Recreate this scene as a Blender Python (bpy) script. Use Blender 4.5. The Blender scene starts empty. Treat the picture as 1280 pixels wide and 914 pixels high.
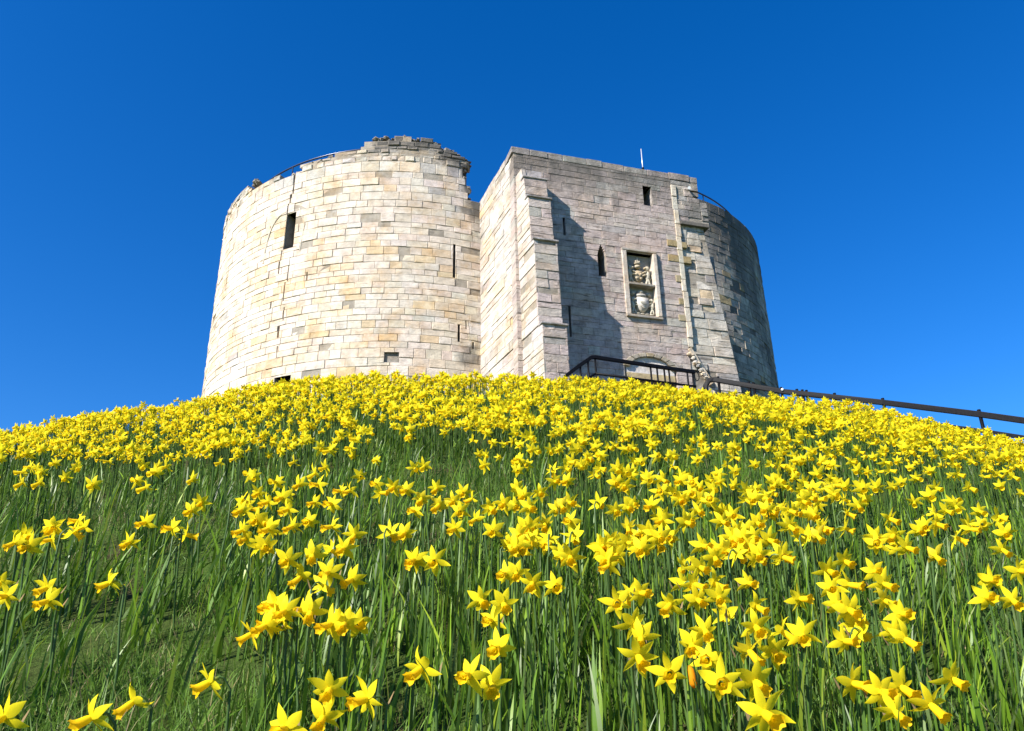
import bpy, math, random
import numpy as np
from mathutils import Vector, Matrix

# ------------------------------------------------------------------ camera, sky, sun, exposure
S = bpy.context.scene
R = math.radians
cam_d = bpy.data.cameras.new("camera")
cam = bpy.data.objects.new("camera", cam_d)
S.collection.objects.link(cam)
cam_d.sensor_fit = 'HORIZONTAL'; cam_d.sensor_width = 36.0
cam_d.lens = 36.0 * 1000 / 1280
cam_d.clip_start = 0.05; cam_d.clip_end = 6000
cam.matrix_world = Matrix.Rotation(R(90 + 22.1), 4, 'X') @ Matrix.Rotation(R(-1.2), 4, 'Z')
S.camera = cam

SUN_A, SUN_E = R(48), R(37)                      # sun stands behind the viewer, to the left
to_sun = Vector((-math.sin(SUN_A) * math.cos(SUN_E), -math.cos(SUN_A) * math.cos(SUN_E), math.sin(SUN_E)))
world = bpy.data.worlds.new("World"); S.world = world; world.use_nodes = True
wn = world.node_tree
bg = wn.nodes["Background"]; bg.inputs["Strength"].default_value = 0.093
sky = wn.nodes.new("ShaderNodeTexSky"); sky.sky_type = 'NISHITA'; sky.sun_disc = False
sky.sun_elevation = SUN_E; sky.sun_rotation = math.atan2(to_sun.x, to_sun.y)
sky.altitude = 0; sky.air_density = 1.0; sky.dust_density = 0.3; sky.ozone_density = 8.0
hsv = wn.nodes.new("ShaderNodeHueSaturation")
hsv.inputs["Saturation"].default_value = 1.24; hsv.inputs["Hue"].default_value = 0.508
hsv.inputs["Value"].default_value = 1.0
wn.links.new(sky.outputs[0], hsv.inputs["Color"]); wn.links.new(hsv.outputs[0], bg.inputs["Color"])
sun_d = bpy.data.lights.new("sun", 'SUN'); sun_d.energy = 4.9; sun_d.angle = R(0.53); sun_d.color = (1.0, 0.95, 0.87)
sun = bpy.data.objects.new("sun", sun_d); S.collection.objects.link(sun)
sun.rotation_euler = (-to_sun).to_track_quat('-Z', 'Y').to_euler()
S.view_settings.view_transform = 'Standard'; S.view_settings.look = 'None'
S.view_settings.exposure = 1.1; S.view_settings.gamma = 1.0
S.view_settings.use_curve_mapping = False
S.render.engine = 'CYCLES'
S.cycles.max_bounces = 6; S.cycles.diffuse_bounces = 3; S.cycles.transmission_bounces = 4; S.cycles.glossy_bounces = 2

rng = np.random.default_rng(11); random.seed(11)
COL = S.collection

# ------------------------------------------------------------------ helpers
def tag(o, label=None, cat=None, group=None, kind=None):
    if label: o["label"] = label
    if cat: o["category"] = cat
    if group: o["group"] = group
    if kind: o["kind"] = kind
    return o

def empty(name, loc=(0, 0, 0), rz=0.0, parent=None):
    o = bpy.data.objects.new(name, None); COL.objects.link(o)
    o.location = loc; o.rotation_euler = (0, 0, rz); o.empty_display_size = 0.1
    if parent: o.parent = parent
    return o

def obj(name, mesh, mat=None, parent=None):
    o = bpy.data.objects.new(name, mesh); COL.objects.link(o)
    if mat is not None and not mesh.materials: mesh.materials.append(mat)
    if parent is not None: o.parent = parent
    return o

def quad_mesh(name, V, F, col=None, smooth=False, mat=None):
    """all-quad mesh from numpy arrays"""
    V = np.asarray(V, dtype=np.float32); F = np.asarray(F, dtype=np.int32)
    m = bpy.data.meshes.new(name)
    m.vertices.add(len(V)); m.vertices.foreach_set("co", V.ravel())
    m.loops.add(F.size); m.loops.foreach_set("vertex_index", F.ravel())
    m.polygons.add(len(F)); m.polygons.foreach_set("loop_start", np.arange(0, F.size, 4, dtype=np.int32))
    if smooth: m.polygons.foreach_set("use_smooth", np.ones(len(F), dtype=bool))
    m.update(calc_edges=True)
    if col is not None:
        a = m.attributes.new("col", 'FLOAT_COLOR', 'POINT')
        c = np.ones((len(V), 4), dtype=np.float32); c[:, :3] = col
        a.data.foreach_set("color", c.ravel())
    if mat is not None: m.materials.append(mat)
    return m

class MB:
    """collects quads / tris with per-vertex colour, uv and dirt; build() links ONE mesh object"""
    def __init__(s): s.v = []; s.f = []; s.c = []; s.uv = []; s.d = []
    def vert(s, p, c=(.4, .38, .33), uv=None, d=0.0):
        s.v.append(tuple(p)); s.c.append(c)
        s.uv.append(uv if uv is not None else (p[0] + p[1] * .7, p[2])); s.d.append(d); return len(s.v) - 1
    def quad(s, pts, **k): s.f.append(tuple(s.vert(p, **k) for p in pts))
    def box(s, o, ax, ay, az, c=(.4, .38, .33), d=0.0):
        o, ax, ay, az = map(Vector, (o, ax, ay, az))
        P = [o, o + ax, o + ax + ay, o + ay, o + az, o + ax + az, o + ax + ay + az, o + ay + az]
        i = [s.vert(p, c=c, d=d) for p in P]
        flip = ax.cross(ay).dot(az) < 0
        for q in ((3, 2, 1, 0), (4, 5, 6, 7), (0, 1, 5, 4), (1, 2, 6, 5), (2, 3, 7, 6), (3, 0, 4, 7)):
            q = [i[k] for k in q]; s.f.append(tuple(reversed(q)) if flip else tuple(q))
    def tube(s, pts, r, n=8, c=(.4, .38, .33), caps=True, radii=None):
        pts = [Vector(p) for p in pts]; rings = []
        prev = None
        for k, p in enumerate(pts):
            t = (pts[min(k + 1, len(pts) - 1)] - pts[max(k - 1, 0)]).normalized()
            if prev is None:
                a = Vector((0, 0, 1)) if abs(t.z) < .9 else Vector((1, 0, 0))
                x = t.cross(a).normalized()
            else:
                x = (prev - t * prev.dot(t)).normalized()
            prev = x; y = t.cross(x); rr = radii[k] if radii else r
            rings.append([s.vert(p + (x * math.cos(2 * math.pi * j / n) + y * math.sin(2 * math.pi * j / n)) * rr, c=c) for j in range(n)])
        for a, b in zip(rings, rings[1:]):
            for j in range(n): s.f.append((a[j], a[(j + 1) % n], b[(j + 1) % n], b[j]))
        if caps: s.f.append(tuple(reversed(rings[0]))); s.f.append(tuple(rings[-1]))
    def blob(s, M, nu=8, nv=6, c=(.4, .38, .33), jit=0.0):
        """ellipsoid: unit sphere through matrix M"""
        rows = []
        for i in range(nv + 1):
            th = math.pi * i / nv; row = []
            for j in range(nu):
                ph = 2 * math.pi * j / nu
                p = Vector((math.sin(th) * math.cos(ph), math.sin(th) * math.sin(ph), math.cos(th))) * (1 + random.uniform(-jit, jit))
                row.append(s.vert(M @ p, c=c))
            rows.append(row)
        for a, b in zip(rows, rows[1:]):
            for j in range(nu): s.f.append((a[j], b[j], b[(j + 1) % nu], a[(j + 1) % nu]))
    def build(s, name, mat, parent=None, smooth=False, bevel=0):
        m = bpy.data.meshes.new(name); m.from_pydata(s.v, [], s.f); m.update()
        a = m.attributes.new("col", 'FLOAT_COLOR', 'POINT')
        a.data.foreach_set("color", np.array([(*c, 1) for c in s.c], dtype=np.float32).ravel())
        a = m.attributes.new("dirt", 'FLOAT', 'POINT'); a.data.foreach_set("value", np.array(s.d, dtype=np.float32))
        uvl = m.uv_layers.new(name="UVMap")
        li = np.empty(len(m.loops), dtype=np.int32); m.loops.foreach_get("vertex_index", li)
        uvl.data.foreach_set("uv", np.array(s.uv, dtype=np.float32)[li].ravel())
        if smooth: m.polygons.foreach_set("use_smooth", np.ones(len(m.polygons), dtype=bool))
        o = obj(name, m, mat, parent)
        if bevel:
            b = o.modifiers.new("bevel", 'BEVEL'); b.width = bevel; b.segments = 2; b.limit_method = 'ANGLE'
        return o

def new_mat(name):
    m = bpy.data.materials.new(name); m.use_nodes = True
    nt = m.node_tree; return m, nt, nt.nodes["Principled BSDF"]

def N(nt, typ, **kw):
    n = nt.nodes.new(typ)
    for k, v in kw.items():
        if k in n.inputs: n.inputs[k].default_value = v
        else: setattr(n, k, v)
    return n

def ramp(nt, pts):
    n = nt.nodes.new("ShaderNodeValToRGB"); e = n.color_ramp.elements
    while len(e) < len(pts): e.new(0.5)
    for el, (p, c) in zip(e, pts): el.position = p; el.color = (*c, 1)
    return n

# ------------------------------------------------------------------ materials
def stone_mat(name, bedding=0.0, bump=0.5, lichen=0.5, contrast=0.35, stain=0.0):
    m, nt, P = new_mat(name); L = nt.links
    P.inputs["Roughness"].default_value = 0.95
    P.inputs["Specular IOR Level"].default_value = 0.15
    at = N(nt, "ShaderNodeAttribute", attribute_name="col")
    di = N(nt, "ShaderNodeAttribute", attribute_name="dirt")
    uv = N(nt, "ShaderNodeUVMap", uv_map="UVMap")
    n1 = N(nt, "ShaderNodeTexNoise", Scale=4.0, Detail=10.0, Roughness=0.7); L.new(uv.outputs[0], n1.inputs["Vector"])
    r1 = ramp(nt, [(0.28, (1 - contrast,) * 3), (0.5, (0.92, 0.92, 0.92)), (0.72, (1 + contrast * .55,) * 3)]); L.new(n1.outputs[0], r1.inputs[0])
    mul = N(nt, "ShaderNodeMix", data_type='RGBA', blend_type='MULTIPLY'); mul.inputs[0].default_value = 1.0
    L.new(at.outputs["Color"], mul.inputs[6]); L.new(r1.outputs[0], mul.inputs[7])
    # thin dark bedding cracks and pits
    mp = N(nt, "ShaderNodeMapping"); mp.inputs["Scale"].default_value = (1.3, 9.0, 1.0); L.new(uv.outputs[0], mp.inputs["Vector"])
    n2 = N(nt, "ShaderNodeTexNoise", Scale=1.6, Detail=6.0, Roughness=0.6); L.new(mp.outputs[0], n2.inputs["Vector"])
    r2 = ramp(nt, [(0.34, (0.25, 0.24, 0.23)), (0.42, (1, 1, 1))]); L.new(n2.outputs[0], r2.inputs[0])
    mul2 = N(nt, "ShaderNodeMix", data_type='RGBA', blend_type='MULTIPLY'); mul2.inputs[0].default_value = bedding
    L.new(mul.outputs[2], mul2.inputs[6]); L.new(r2.outputs[0], mul2.inputs[7])
    last = mul2
    if stain:                                     # ochre iron stain drifting across the stones, pale washed patches
        n5 = N(nt, "ShaderNodeTexNoise", Scale=0.9, Detail=9.0, Roughness=0.72); L.new(uv.outputs[0], n5.inputs["Vector"])
        r5 = ramp(nt, [(0.47, (0, 0, 0)), (0.64, (stain,) * 3)]); L.new(n5.outputs[0], r5.inputs[0])
        mx5 = N(nt, "ShaderNodeMix", data_type='RGBA', blend_type='MULTIPLY'); L.new(r5.outputs[0], mx5.inputs[0]); L.new(mul2.outputs[2], mx5.inputs[6])
        mx5.inputs[7].default_value = (0.88, 0.72, 0.52, 1); last = mx5
    # weathering crust, streaked downwards, strongest where the 'dirt' attribute is high
    mp3 = N(nt, "ShaderNodeMapping"); mp3.inputs["Scale"].default_value = (1.6, 0.7, 1.0); L.new(uv.outputs[0], mp3.inputs["Vector"])
    n3 = N(nt, "ShaderNodeTexNoise", Scale=1.5, Detail=9.0, Roughness=0.68); L.new(mp3.outputs[0], n3.inputs["Vector"])
    ad = N(nt, "ShaderNodeMath", operation='ADD'); L.new(n3.outputs[0], ad.inputs[0]); L.new(di.outputs["Fac"], ad.inputs[1])
    r3 = ramp(nt, [(0.54, (0, 0, 0)), (0.72, (lichen * .8,) * 3), (1.0, (min(1, lichen * 1.7),) * 3)]); L.new(ad.outputs[0], r3.inputs[0])
    mx = N(nt, "ShaderNodeMix", data_type='RGBA'); L.new(r3.outputs[0], mx.inputs[0]); L.new(last.outputs[2], mx.inputs[6])
    mx.inputs[7].default_value = (0.115, 0.105, 0.092, 1)
    L.new(mx.outputs[2], P.inputs["Base Color"])
    n4 = N(nt, "ShaderNodeTexNoise", Scale=14.0, Detail=8.0, Roughness=0.75); L.new(uv.outputs[0], n4.inputs["Vector"])
    sm = N(nt, "ShaderNodeMath", operation='MULTIPLY_ADD'); L.new(r2.outputs[0], sm.inputs[0]); sm.inputs[1].default_value = 0.35 * bedding; L.new(n4.outputs[0], sm.inputs[2])
    bp = N(nt, "ShaderNodeBump", Strength=bump, Distance=0.05); L.new(sm.outputs[0], bp.inputs["Height"])
    L.new(bp.outputs[0], P.inputs["Normal"])
    return m

M_LIME = stone_mat("pale_limestone", bedding=0.3, bump=0.5, lichen=0.62, contrast=0.36, stain=0.85)
M_GREY = stone_mat("grey_sandstone", bedding=0.8, bump=0.7, lichen=0.65, contrast=0.5, stain=0.45)
M_DARK = stone_mat("weathered_limestone", bedding=0.4, bump=0.7, lichen=0.85, contrast=0.5)

def plain_mat(name, col, rough=0.5, metallic=0.0, noise=0.0, nscale=8.0, bump=0.0):
    m, nt, P = new_mat(name); L = nt.links
    P.inputs["Roughness"].default_value = rough; P.inputs["Metallic"].default_value = metallic
    tc = N(nt, "ShaderNodeTexCoord")
    n = N(nt, "ShaderNodeTexNoise", Scale=nscale, Detail=6.0); L.new(tc.outputs["Object"], n.inputs["Vector"])
    r = ramp(nt, [(0.3, tuple(c * (1 - noise) for c in col)), (0.7, tuple(min(1, c * (1 + noise)) for c in col))])
    L.new(n.outputs[0], r.inputs[0]); L.new(r.outputs[0], P.inputs["Base Color"])
    if bump:
        b = N(nt, "ShaderNodeBump", Strength=bump, Distance=0.01); L.new(n.outputs[0], b.inputs["Height"]); L.new(b.outputs[0], P.inputs["Normal"])
    return m

M_IRON = plain_mat("black_painted_iron", (0.0045, 0.0045, 0.006), 0.5, 0.0, 0.4, 30, 0.15)
M_IRON.node_tree.nodes["Principled BSDF"].inputs["Specular IOR Level"].default_value = 0.12
M_BLUE = plain_mat("blue_black_rail", (0.03, 0.04, 0.075), 0.3, 0.3, 0.2)
M_ALU = plain_mat("pale_metal", (0.62, 0.62, 0.62), 0.35, 0.4, 0.05)
M_WHITE = plain_mat("white_enamel", (0.8, 0.8, 0.78), 0.4, 0.0, 0.03)
M_DECK = plain_mat("worn_step_stone", (0.30, 0.27, 0.23), 0.9, 0.0, 0.3, 5, 0.4)
M_VOID = plain_mat("unlit_passage_stone", (0.05, 0.045, 0.04), 0.95, 0.0, 0.3)

def leafy_mat(name, trans=0.35, rough=0.45, spec=0.4, noise=0.0, nscale=60.0):
    m, nt, P = new_mat(name); L = nt.links
    at = N(nt, "ShaderNodeAttribute", attribute_name="col")
    src = at.outputs["Color"]
    if noise:
        tc = N(nt, "ShaderNodeTexCoord")
        nz = N(nt, "ShaderNodeTexNoise", Scale=nscale, Detail=4.0); L.new(tc.outputs["Object"], nz.inputs["Vector"])
        rr = ramp(nt, [(0.3, (1 - noise,) * 3), (0.7, (1, 1, 1))]); L.new(nz.outputs[0], rr.inputs[0])
        mu = N(nt, "ShaderNodeMix", data_type='RGBA', blend_type='MULTIPLY'); mu.inputs[0].default_value = 1
        L.new(src, mu.inputs[6]); L.new(rr.outputs[0], mu.inputs[7]); src = mu.outputs[2]
    L.new(src, P.inputs["Base Color"])
    P.inputs["Roughness"].default_value = rough; P.inputs["Specular IOR Level"].default_value = spec
    tr = N(nt, "ShaderNodeBsdfTranslucent"); L.new(src, tr.inputs["Color"])
    mix = N(nt, "ShaderNodeMixShader"); mix.inputs[0].default_value = trans
    L.new(P.outputs[0], mix.inputs[1]); L.new(tr.outputs[0], mix.inputs[2])
    L.new(mix.outputs[0], nt.nodes["Material Output"].inputs["Surface"])
    return m

M_PETAL = leafy_mat("daffodil_petal", 0.48, 0.6, 0.1)
M_LEAF = leafy_mat("daffodil_leaf", 0.30, 0.42, 0.32)
M_GRASS = leafy_mat("short_grass", 0.3, 0.5, 0.3)

m, nt, P = new_mat("mound_turf"); L = nt.links
tc = N(nt, "ShaderNodeTexCoord")
na = N(nt, "ShaderNodeTexNoise", Scale=1.6, Detail=8.0, Roughness=0.65); L.new(tc.outputs["Object"], na.inputs["Vector"])
ra = ramp(nt, [(0.36, (0.11, 0.085, 0.045)), (0.44, (0.085, 0.115, 0.028)), (0.60, (0.085, 0.155, 0.025)), (0.75, (0.13, 0.19, 0.04))]); L.new(na.outputs[0], ra.inputs[0])
nb = N(nt, "ShaderNodeTexNoise", Scale=45.0, Detail=8.0, Roughness=0.75); L.new(tc.outputs["Object"], nb.inputs["Vector"])
rb = ramp(nt, [(0.3, (0.35,) * 3), (0.7, (1.3,) * 3)]); L.new(nb.outputs[0], rb.inputs[0])
mu = N(nt, "ShaderNodeMix", data_type='RGBA', blend_type='MULTIPLY'); mu.inputs[0].default_value = 1
L.new(ra.outputs[0], mu.inputs[6]); L.new(rb.outputs[0], mu.inputs[7]); L.new(mu.outputs[2], P.inputs["Base Color"])
P.inputs["Roughness"].default_value = 1.0; P.inputs["Specular IOR Level"].default_value = 0.1
bp = N(nt, "ShaderNodeBump", Strength=1.0, Distance=0.03); L.new(nb.outputs[0], bp.inputs["Height"]); L.new(bp.outputs[0], P.inputs["Normal"])
M_TURF = m

# ------------------------------------------------------------------ the mound (one ground sheet out to the horizon)
MX, MY, KX = -0.683, 30.0, 1.5535
_rr = np.linspace(0, 60, 6001)
_t = np.clip((_rr - 18.32) / (23.17 - 18.32), 0, 1); _t = _t * _t * (3 - 2 * _t)
_s = 0.118 + (0.485 - 0.118) * _t; _s = np.where(_rr < 12.5, 0, _s)
_e = np.clip((_rr - 34) / 6, 0, 1); _s = _s * (1 - _e * _e * (3 - 2 * _e))       # foot of the mound
_z = -np.cumsum(_s) * 0.01
_z0 = np.interp(math.hypot(MX * KX, MY), _rr, _z) + 1.087
_bk = [(rng.uniform(1.2, 6), rng.uniform(0, 6.28), rng.uniform(0, 6.28)) for _ in range(14)]
def gz_smooth(x, y):
    return np.interp(np.hypot((np.asarray(x, float) - MX) * KX, np.asarray(y, float) - MY), _rr, _z) - _z0
def gz(x, y):
    x = np.asarray(x, float); y = np.asarray(y, float)
    z = np.interp(np.hypot((x - MX) * KX, y - MY), _rr, _z) - _z0
    for k, a, p in _bk: z = z + 0.015 / math.sqrt(k) * np.sin(k * (x * math.cos(a) + y * math.sin(a)) + p)
    return z

NA = 240
rad = np.concatenate(([0.02], np.geomspace(0.3, 60, 170), np.geomspace(75, 4500, 14)))
ang = np.linspace(0, 2 * math.pi, NA, endpoint=False)
GX = (rad[:, None] * np.sin(ang)).ravel(); GY = (rad[:, None] * np.cos(ang)).ravel()
GV = np.stack([GX, GY, gz(GX, GY)], 1)
i = np.arange(len(rad) - 1)[:, None] * NA; j = np.arange(NA)[None, :]; j2 = (j + 1) % NA
GF = np.stack([i + j, i + NA + j, i + NA + j2, i + j2], -1).reshape(-1, 4)[:, ::-1]
ground = obj("ground", quad_mesh("ground", GV, GF, smooth=True, mat=M_TURF)); tag(ground, kind="structure")

# ------------------------------------------------------------------ masonry
CL = Vector((-3.69, 25.63, 0)); CR = Vector((3.2, 28.2, 0)); RL = 6.4
P0 = Vector((.143, 17.4, 0)); U = Vector((.957, .2896, 0)).normalized(); NN = Vector((U.y, -U.x, 0))
BASE = 4.1
def lobe(C):
    return lambda u, v, d=0.0: Vector((C.x + (RL + d) * math.sin(u / RL), C.y - (RL + d) * math.cos(u / RL), v))
def front(off=0.0):
    return lambda u, v, d=0.0: P0 + U * u + NN * (off + d) + Vector((0, 0, v))

CREAM = [(.58, .505, .415), (.61, .54, .46), (.56, .48, .39), (.61, .555, .48), (.585, .52, .44)]
TAN = [(.60, .48, .34), (.61, .515, .39), (.58, .45, .30), (.61, .535, .42)]
GREY = [(.45, .42, .375), (.41, .38, .34), (.48, .445, .40)]
PINK = [(.475, .395, .355), (.44, .365, .325), (.49, .41, .37), (.44, .375, .335), (.48, .405, .355)]
def pick(groups):
    x = random.random() * sum(w for w, _ in groups)
    for w, g in groups:
        x -= w
        if x <= 0: break
    c = random.choice(g); k = random.uniform(.93, 1.05)
    return tuple(min(.85, q * k * random.uniform(.975, 1.025)) for q in c)

def clip(r, holes):
    out = [r]
    for (a0, a1, b0, b1) in holes:
        nxt = []
        for (u0, u1, v0, v1) in out:
            if u1 <= a0 or u0 >= a1 or v1 <= b0 or v0 >= b1: nxt.append((u0, u1, v0, v1)); continue
            if v0 < b0: nxt.append((u0, u1, v0, b0))
            if v1 > b1: nxt.append((u0, u1, b1, v1))
            c0, c1 = max(v0, b0), min(v1, b1)
            if u0 < a0: nxt.append((u0, a0, c0, c1))
            if u1 > a1: nxt.append((a1, u1, c0, c1))
        out = nxt
    return [q for q in out if q[1] - q[0] > .012 and q[3] - q[2] > .012]

MORTAR = (.34, .30, .245)
def ashlar(mb, P, u0, u1, v0, v1, hts, wds, colour, holes=(), top=None, dirt=None, gap=.005, bev=.007, rough=.007, depth=.3, mortar=MORTAR, uvo=(0, 0), deep=.014, pits=.05):
    """courses of separate stones laid on the surface P(u, v, offset)"""
    v = v0
    while v < v1 - .02:
        h = random.uniform(*hts)
        if v1 - (v + h) < hts[0] * .8: h = v1 - v
        u = u0 - random.uniform(0, wds[0]) if u0 < -3 else u0
        while u < u1 - .01:
            w = random.uniform(*wds)
            if u1 - (u + w) < wds[0] * .6: w = u1 - u
            c0 = colour(u + w / 2, v + h / 2); off = random.gauss(0, rough)
            if random.random() < pits: off -= random.uniform(.01, .04)
            for (a, b, s, t) in clip((max(u, u0), u + w, v, v + h), holes):
                um, vm = (a + b) / 2, (s + t) / 2
                if top and vm > top(um): continue
                j = lambda x=gap: random.uniform(.2, 1.5) * x
                iv0, iv1 = abs(s - v) > 1e-6, abs(t - v - h) > 1e-6          # faces cut only to pass an opening keep no joint
                e0, e1, e2, e3 = a + j(), b - j(), s + (0 if iv0 else j()), t - (0 if iv1 else j())
                if e1 - e0 < .015 or e3 - e2 < .015: continue
                bb = min(bev, (e1 - e0) * .3, (e3 - e2) * .3); b2 = 0 if iv0 else bb; b3 = 0 if iv1 else bb
                def put(uu, vv, dd):
                    return mb.vert(P(uu, vv, dd), c=c0, uv=(uu + uvo[0], vv + uvo[1]), d=dirt(uu, vv) if dirt else 0.0)
                ro = lambda: off + random.gauss(0, rough * .5)
                f_ = [put(e0 + bb * random.uniform(.5, 2), e2 + b2 * random.uniform(.5, 1.8), ro()), put(e1 - bb * random.uniform(.5, 2), e2 + b2 * random.uniform(.5, 1.8), ro()),
                      put(e1 - bb * random.uniform(.5, 2), e3 - b3 * random.uniform(.5, 1.8), ro()), put(e0 + bb * random.uniform(.5, 2), e3 - b3 * random.uniform(.5, 1.8), ro())]
                m_ = [put(e0, e2, off - bb), put(e1, e2, off - bb), put(e1, e3, off - bb), put(e0, e3, off - bb)]
                k_ = [put(e0, e2, -depth), put(e1, e2, -depth), put(e1, e3, -depth), put(e0, e3, -depth)]
                mb.f.append(tuple(f_))
                for q in range(4):
                    r_ = (q + 1) % 4
                    mb.f.append((m_[q], m_[r_], f_[r_], f_[q])); mb.f.append((k_[q], k_[r_], m_[r_], m_[q]))
                mb.f.append(tuple(mb.vert(P(x, y, -deep), c=mortar, uv=(x + uvo[0], y + uvo[1]), d=.05) for x, y in ((a, s), (b, s), (b, t), (a, t))))
            u += w
        v += h

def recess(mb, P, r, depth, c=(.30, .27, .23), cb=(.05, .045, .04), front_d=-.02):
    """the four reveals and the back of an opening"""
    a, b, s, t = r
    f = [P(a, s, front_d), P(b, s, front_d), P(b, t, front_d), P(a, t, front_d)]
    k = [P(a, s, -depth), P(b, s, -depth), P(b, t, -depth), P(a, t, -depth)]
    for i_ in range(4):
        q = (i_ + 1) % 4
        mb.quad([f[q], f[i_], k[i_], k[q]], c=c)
    mb.quad(k, c=cb)  # default back is near-black: the dark interior painted as colour

tower = empty("castle_tower", (0, 0, 0))
tag(tower, "ruined pale limestone tower with round walls and a square gatehouse on the mound", "castle tower")

# --- left drum
L_holes = dict(window=(-2.86, -2.52, 11.77, 12.95), slit=(2.15, 2.22, 10.62, 11.69), low_slit=(2.30, 2.36, 8.70, 9.22), hole=(-2.72, -2.20, 7.30, 7.83), patch=(.36, .74, 7.98, 8.27))
cracks = [(-2.72, -2.685, 13.62, 14.36), (-2.80, -2.765, 13.32, 13.62), (-2.86, -2.825, 12.95, 13.32), (-2.93, -2.90, 11.42, 11.77), (-2.98, -2.945, 11.02, 11.42),
          (-2.62, -2.595, 10.7, 11.2), (-2.70, -2.67, 10.1, 10.7), (-2.64, -2.61, 9.5, 9.9), (-2.78, -2.72, 9.0, 9.35), (-2.74, -2.71, 8.4, 8.75), (-5.74, -5.70, 11.4, 12.0), (-1.98, -1.95, 10.6, 10.85), (-3.15, -3.11, 9.95, 10.2), (2.72, 2.76, 8.55, 8.75), (2.52, 2.55, 9.1, 9.35), (2.41, 2.8, 13.98, 14.36), (2.50, 2.8, 13.74, 13.98), (2.56, 2.8, 14.36, 14.46)]
def top_left(u):
    for lim, z in ((-9, 14.6), (-4.75, 14.86), (-4.45, 14.62), (-3.3, 14.42), (-2.52, 14.36), (-1.7, 14.56), (-.95, 14.66), (-.55, 14.76), (-.22, 14.92), (1.62, 15.15), (2.33, 14.94), (2.60, 14.72), (2.70, 13.66), (2.95, 13.3)):
        if u < lim: return z
    return 13.2
def col_left(u, v):
    band = math.exp(-((v - 10.6 - .12 * u) / .75) ** 2) * (1 if -3.2 < u < 2.4 else .25)
    ton = .07 + 1.5 * band * max(0, .35 + .65 * math.sin(1.9 * u + 1.3 * v) * math.sin(.8 * u - 2.1 * v + 1)) + (.16 if v < 9.6 else 0) * (1 + math.sin(2.3 * u + v))
    gr = .015 + (.25 if v > 13.9 else 0) + (1.5 if v > 14.75 else 0) + (.2 if u > 1.9 and v > 12.4 else 0)
    return pick([(1, CREAM), (ton, TAN), (gr, GREY)])
def dirt_left(u, v):
    d = -.25
    t = top_left(u)
    d += .95 * max(0, 1 - (t - v) / .9) ** .8 * (1 if u > -.4 else .4)
    if u > 1.5: d += .22 * min(1, (u - 1.5) / 1.0) * (1 if v > 11.6 else .5)
    if 2.3 < u < 2.9 and 8.0 < v < 8.6: d += .5
    if -4.2 < u < -3.0 and 11.6 < v < 13.2: d += .05
    return d
PL = lobe(CL)
mb = MB()
ashlar(mb, PL, -12.4, 4.4, BASE, 14.30, (.16, .28), (.28, .62), col_left, list(L_holes.values()) + cracks, top_left, dirt_left, depth=.45, rough=.006, gap=.0045, bev=.008, pits=.03)
ashlar(mb, PL, -12.4, 4.4, 14.30, 15.3, (.10, .19), (.16, .44), col_left, list(L_holes.values()) + cracks, lambda u: top_left(u) + (.07 * math.sin(u * 23) * math.sin(u * 7.3) - .03 if u > -.6 else .02 * math.sin(u * 9)), dirt_left, depth=.45, rough=.018, bev=.016, gap=.008, pits=.15)
for k in range(70):                               # crumbling crust along the broken wall head
    u = random.choice([random.uniform(-.3, 2.4)] * 3 + [random.uniform(2.35, 2.7), random.uniform(-5, -.4)]); z = top_left(u) + random.uniform(-.12, .03) if u < 2.35 else random.uniform(13.3, 14.7)
    if u > 2.35: u = 2.36 + .2 * random.random() if z > 13.7 else random.uniform(2.5, 2.7)
    w = random.uniform(.04, .10); s_ = len(mb.v)
    mb.blob(Matrix.Translation(PL(u, z, -.12 + random.uniform(-.06, .02))) @ Matrix.Rotation(random.random() * 3, 4, 'Z') @ Matrix.Diagonal((w * 1.4, w * 1.2, w * .7, 1)), 6, 4, random.choice(GREY + CREAM[:1]), .3)
    for q_ in range(s_, len(mb.v)): mb.d[q_] = .3; mb.uv[q_] = (u + (q_ - s_) * .011, z + ((q_ * 7) % 11) * .02)
for uu, zz, w in ((2.60, 14.55, .09), (2.62, 14.42, .07), (2.66, 13.68, .08), (-4.66, 14.86, .12), (-4.52, 14.75, .1)):      # loose stones of the broken edge
    p = PL(uu, zz, -.15); mb.blob(Matrix.Translation(p) @ Matrix.Diagonal((w, .2, w * .7, 1)), 7, 5, (.25, .23, .2), .18)
drum = mb.build("round_wall", M_LIME, tower); drum["label"] = "sunlit cream drum wall with broken top"
mb = MB()
for key, dp in (("window", .44), ("slit", .44), ("low_slit", .44), ("hole", .44)):
    mb = MB(); recess(mb, PL, L_holes[key], dp)
    mb.build({"window": "window_opening", "hole": "square_opening"}.get(key, "arrow_slit"), M_DARK, drum)
mb = MB(); recess(mb, PL, L_holes["patch"], .07, (.25, .22, .19), (.33, .31, .28)); mb.build("blocked_opening", M_GREY, drum)
mb = MB(); mb.box(PL(-2.72, 7.47, -.2), PL(-2.2, 7.47, -.2) - PL(-2.72, 7.47, -.2), PL(-2.72, 7.47, -.26) - PL(-2.72, 7.47, -.2), (0, 0, .04)); mb.build("square_opening_bar", M_IRON, drum)
# worn hood of a blocked pointed window
mb = MB(); hp = []
for k in range(11):
    a = k / 10; hp.append(PL(-3.62 + .72 * a ** 1.9, 11.55 + 1.5 * math.sin(a * 1.5708) ** .9, -.024))
mb.tube(hp, .045, 6, (.52, .45, .35)); hp = [PL(-2.28 + .01 * k, 11.6 + .13 * k - .004 * k * k, -.022) for k in range(11)]; hp[-1] = PL(-2.42, 13.05, -.022)
mb.tube(hp, .028, 6, (.52, .47, .38)); mb.build("window_hood", M_LIME, drum)

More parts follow.
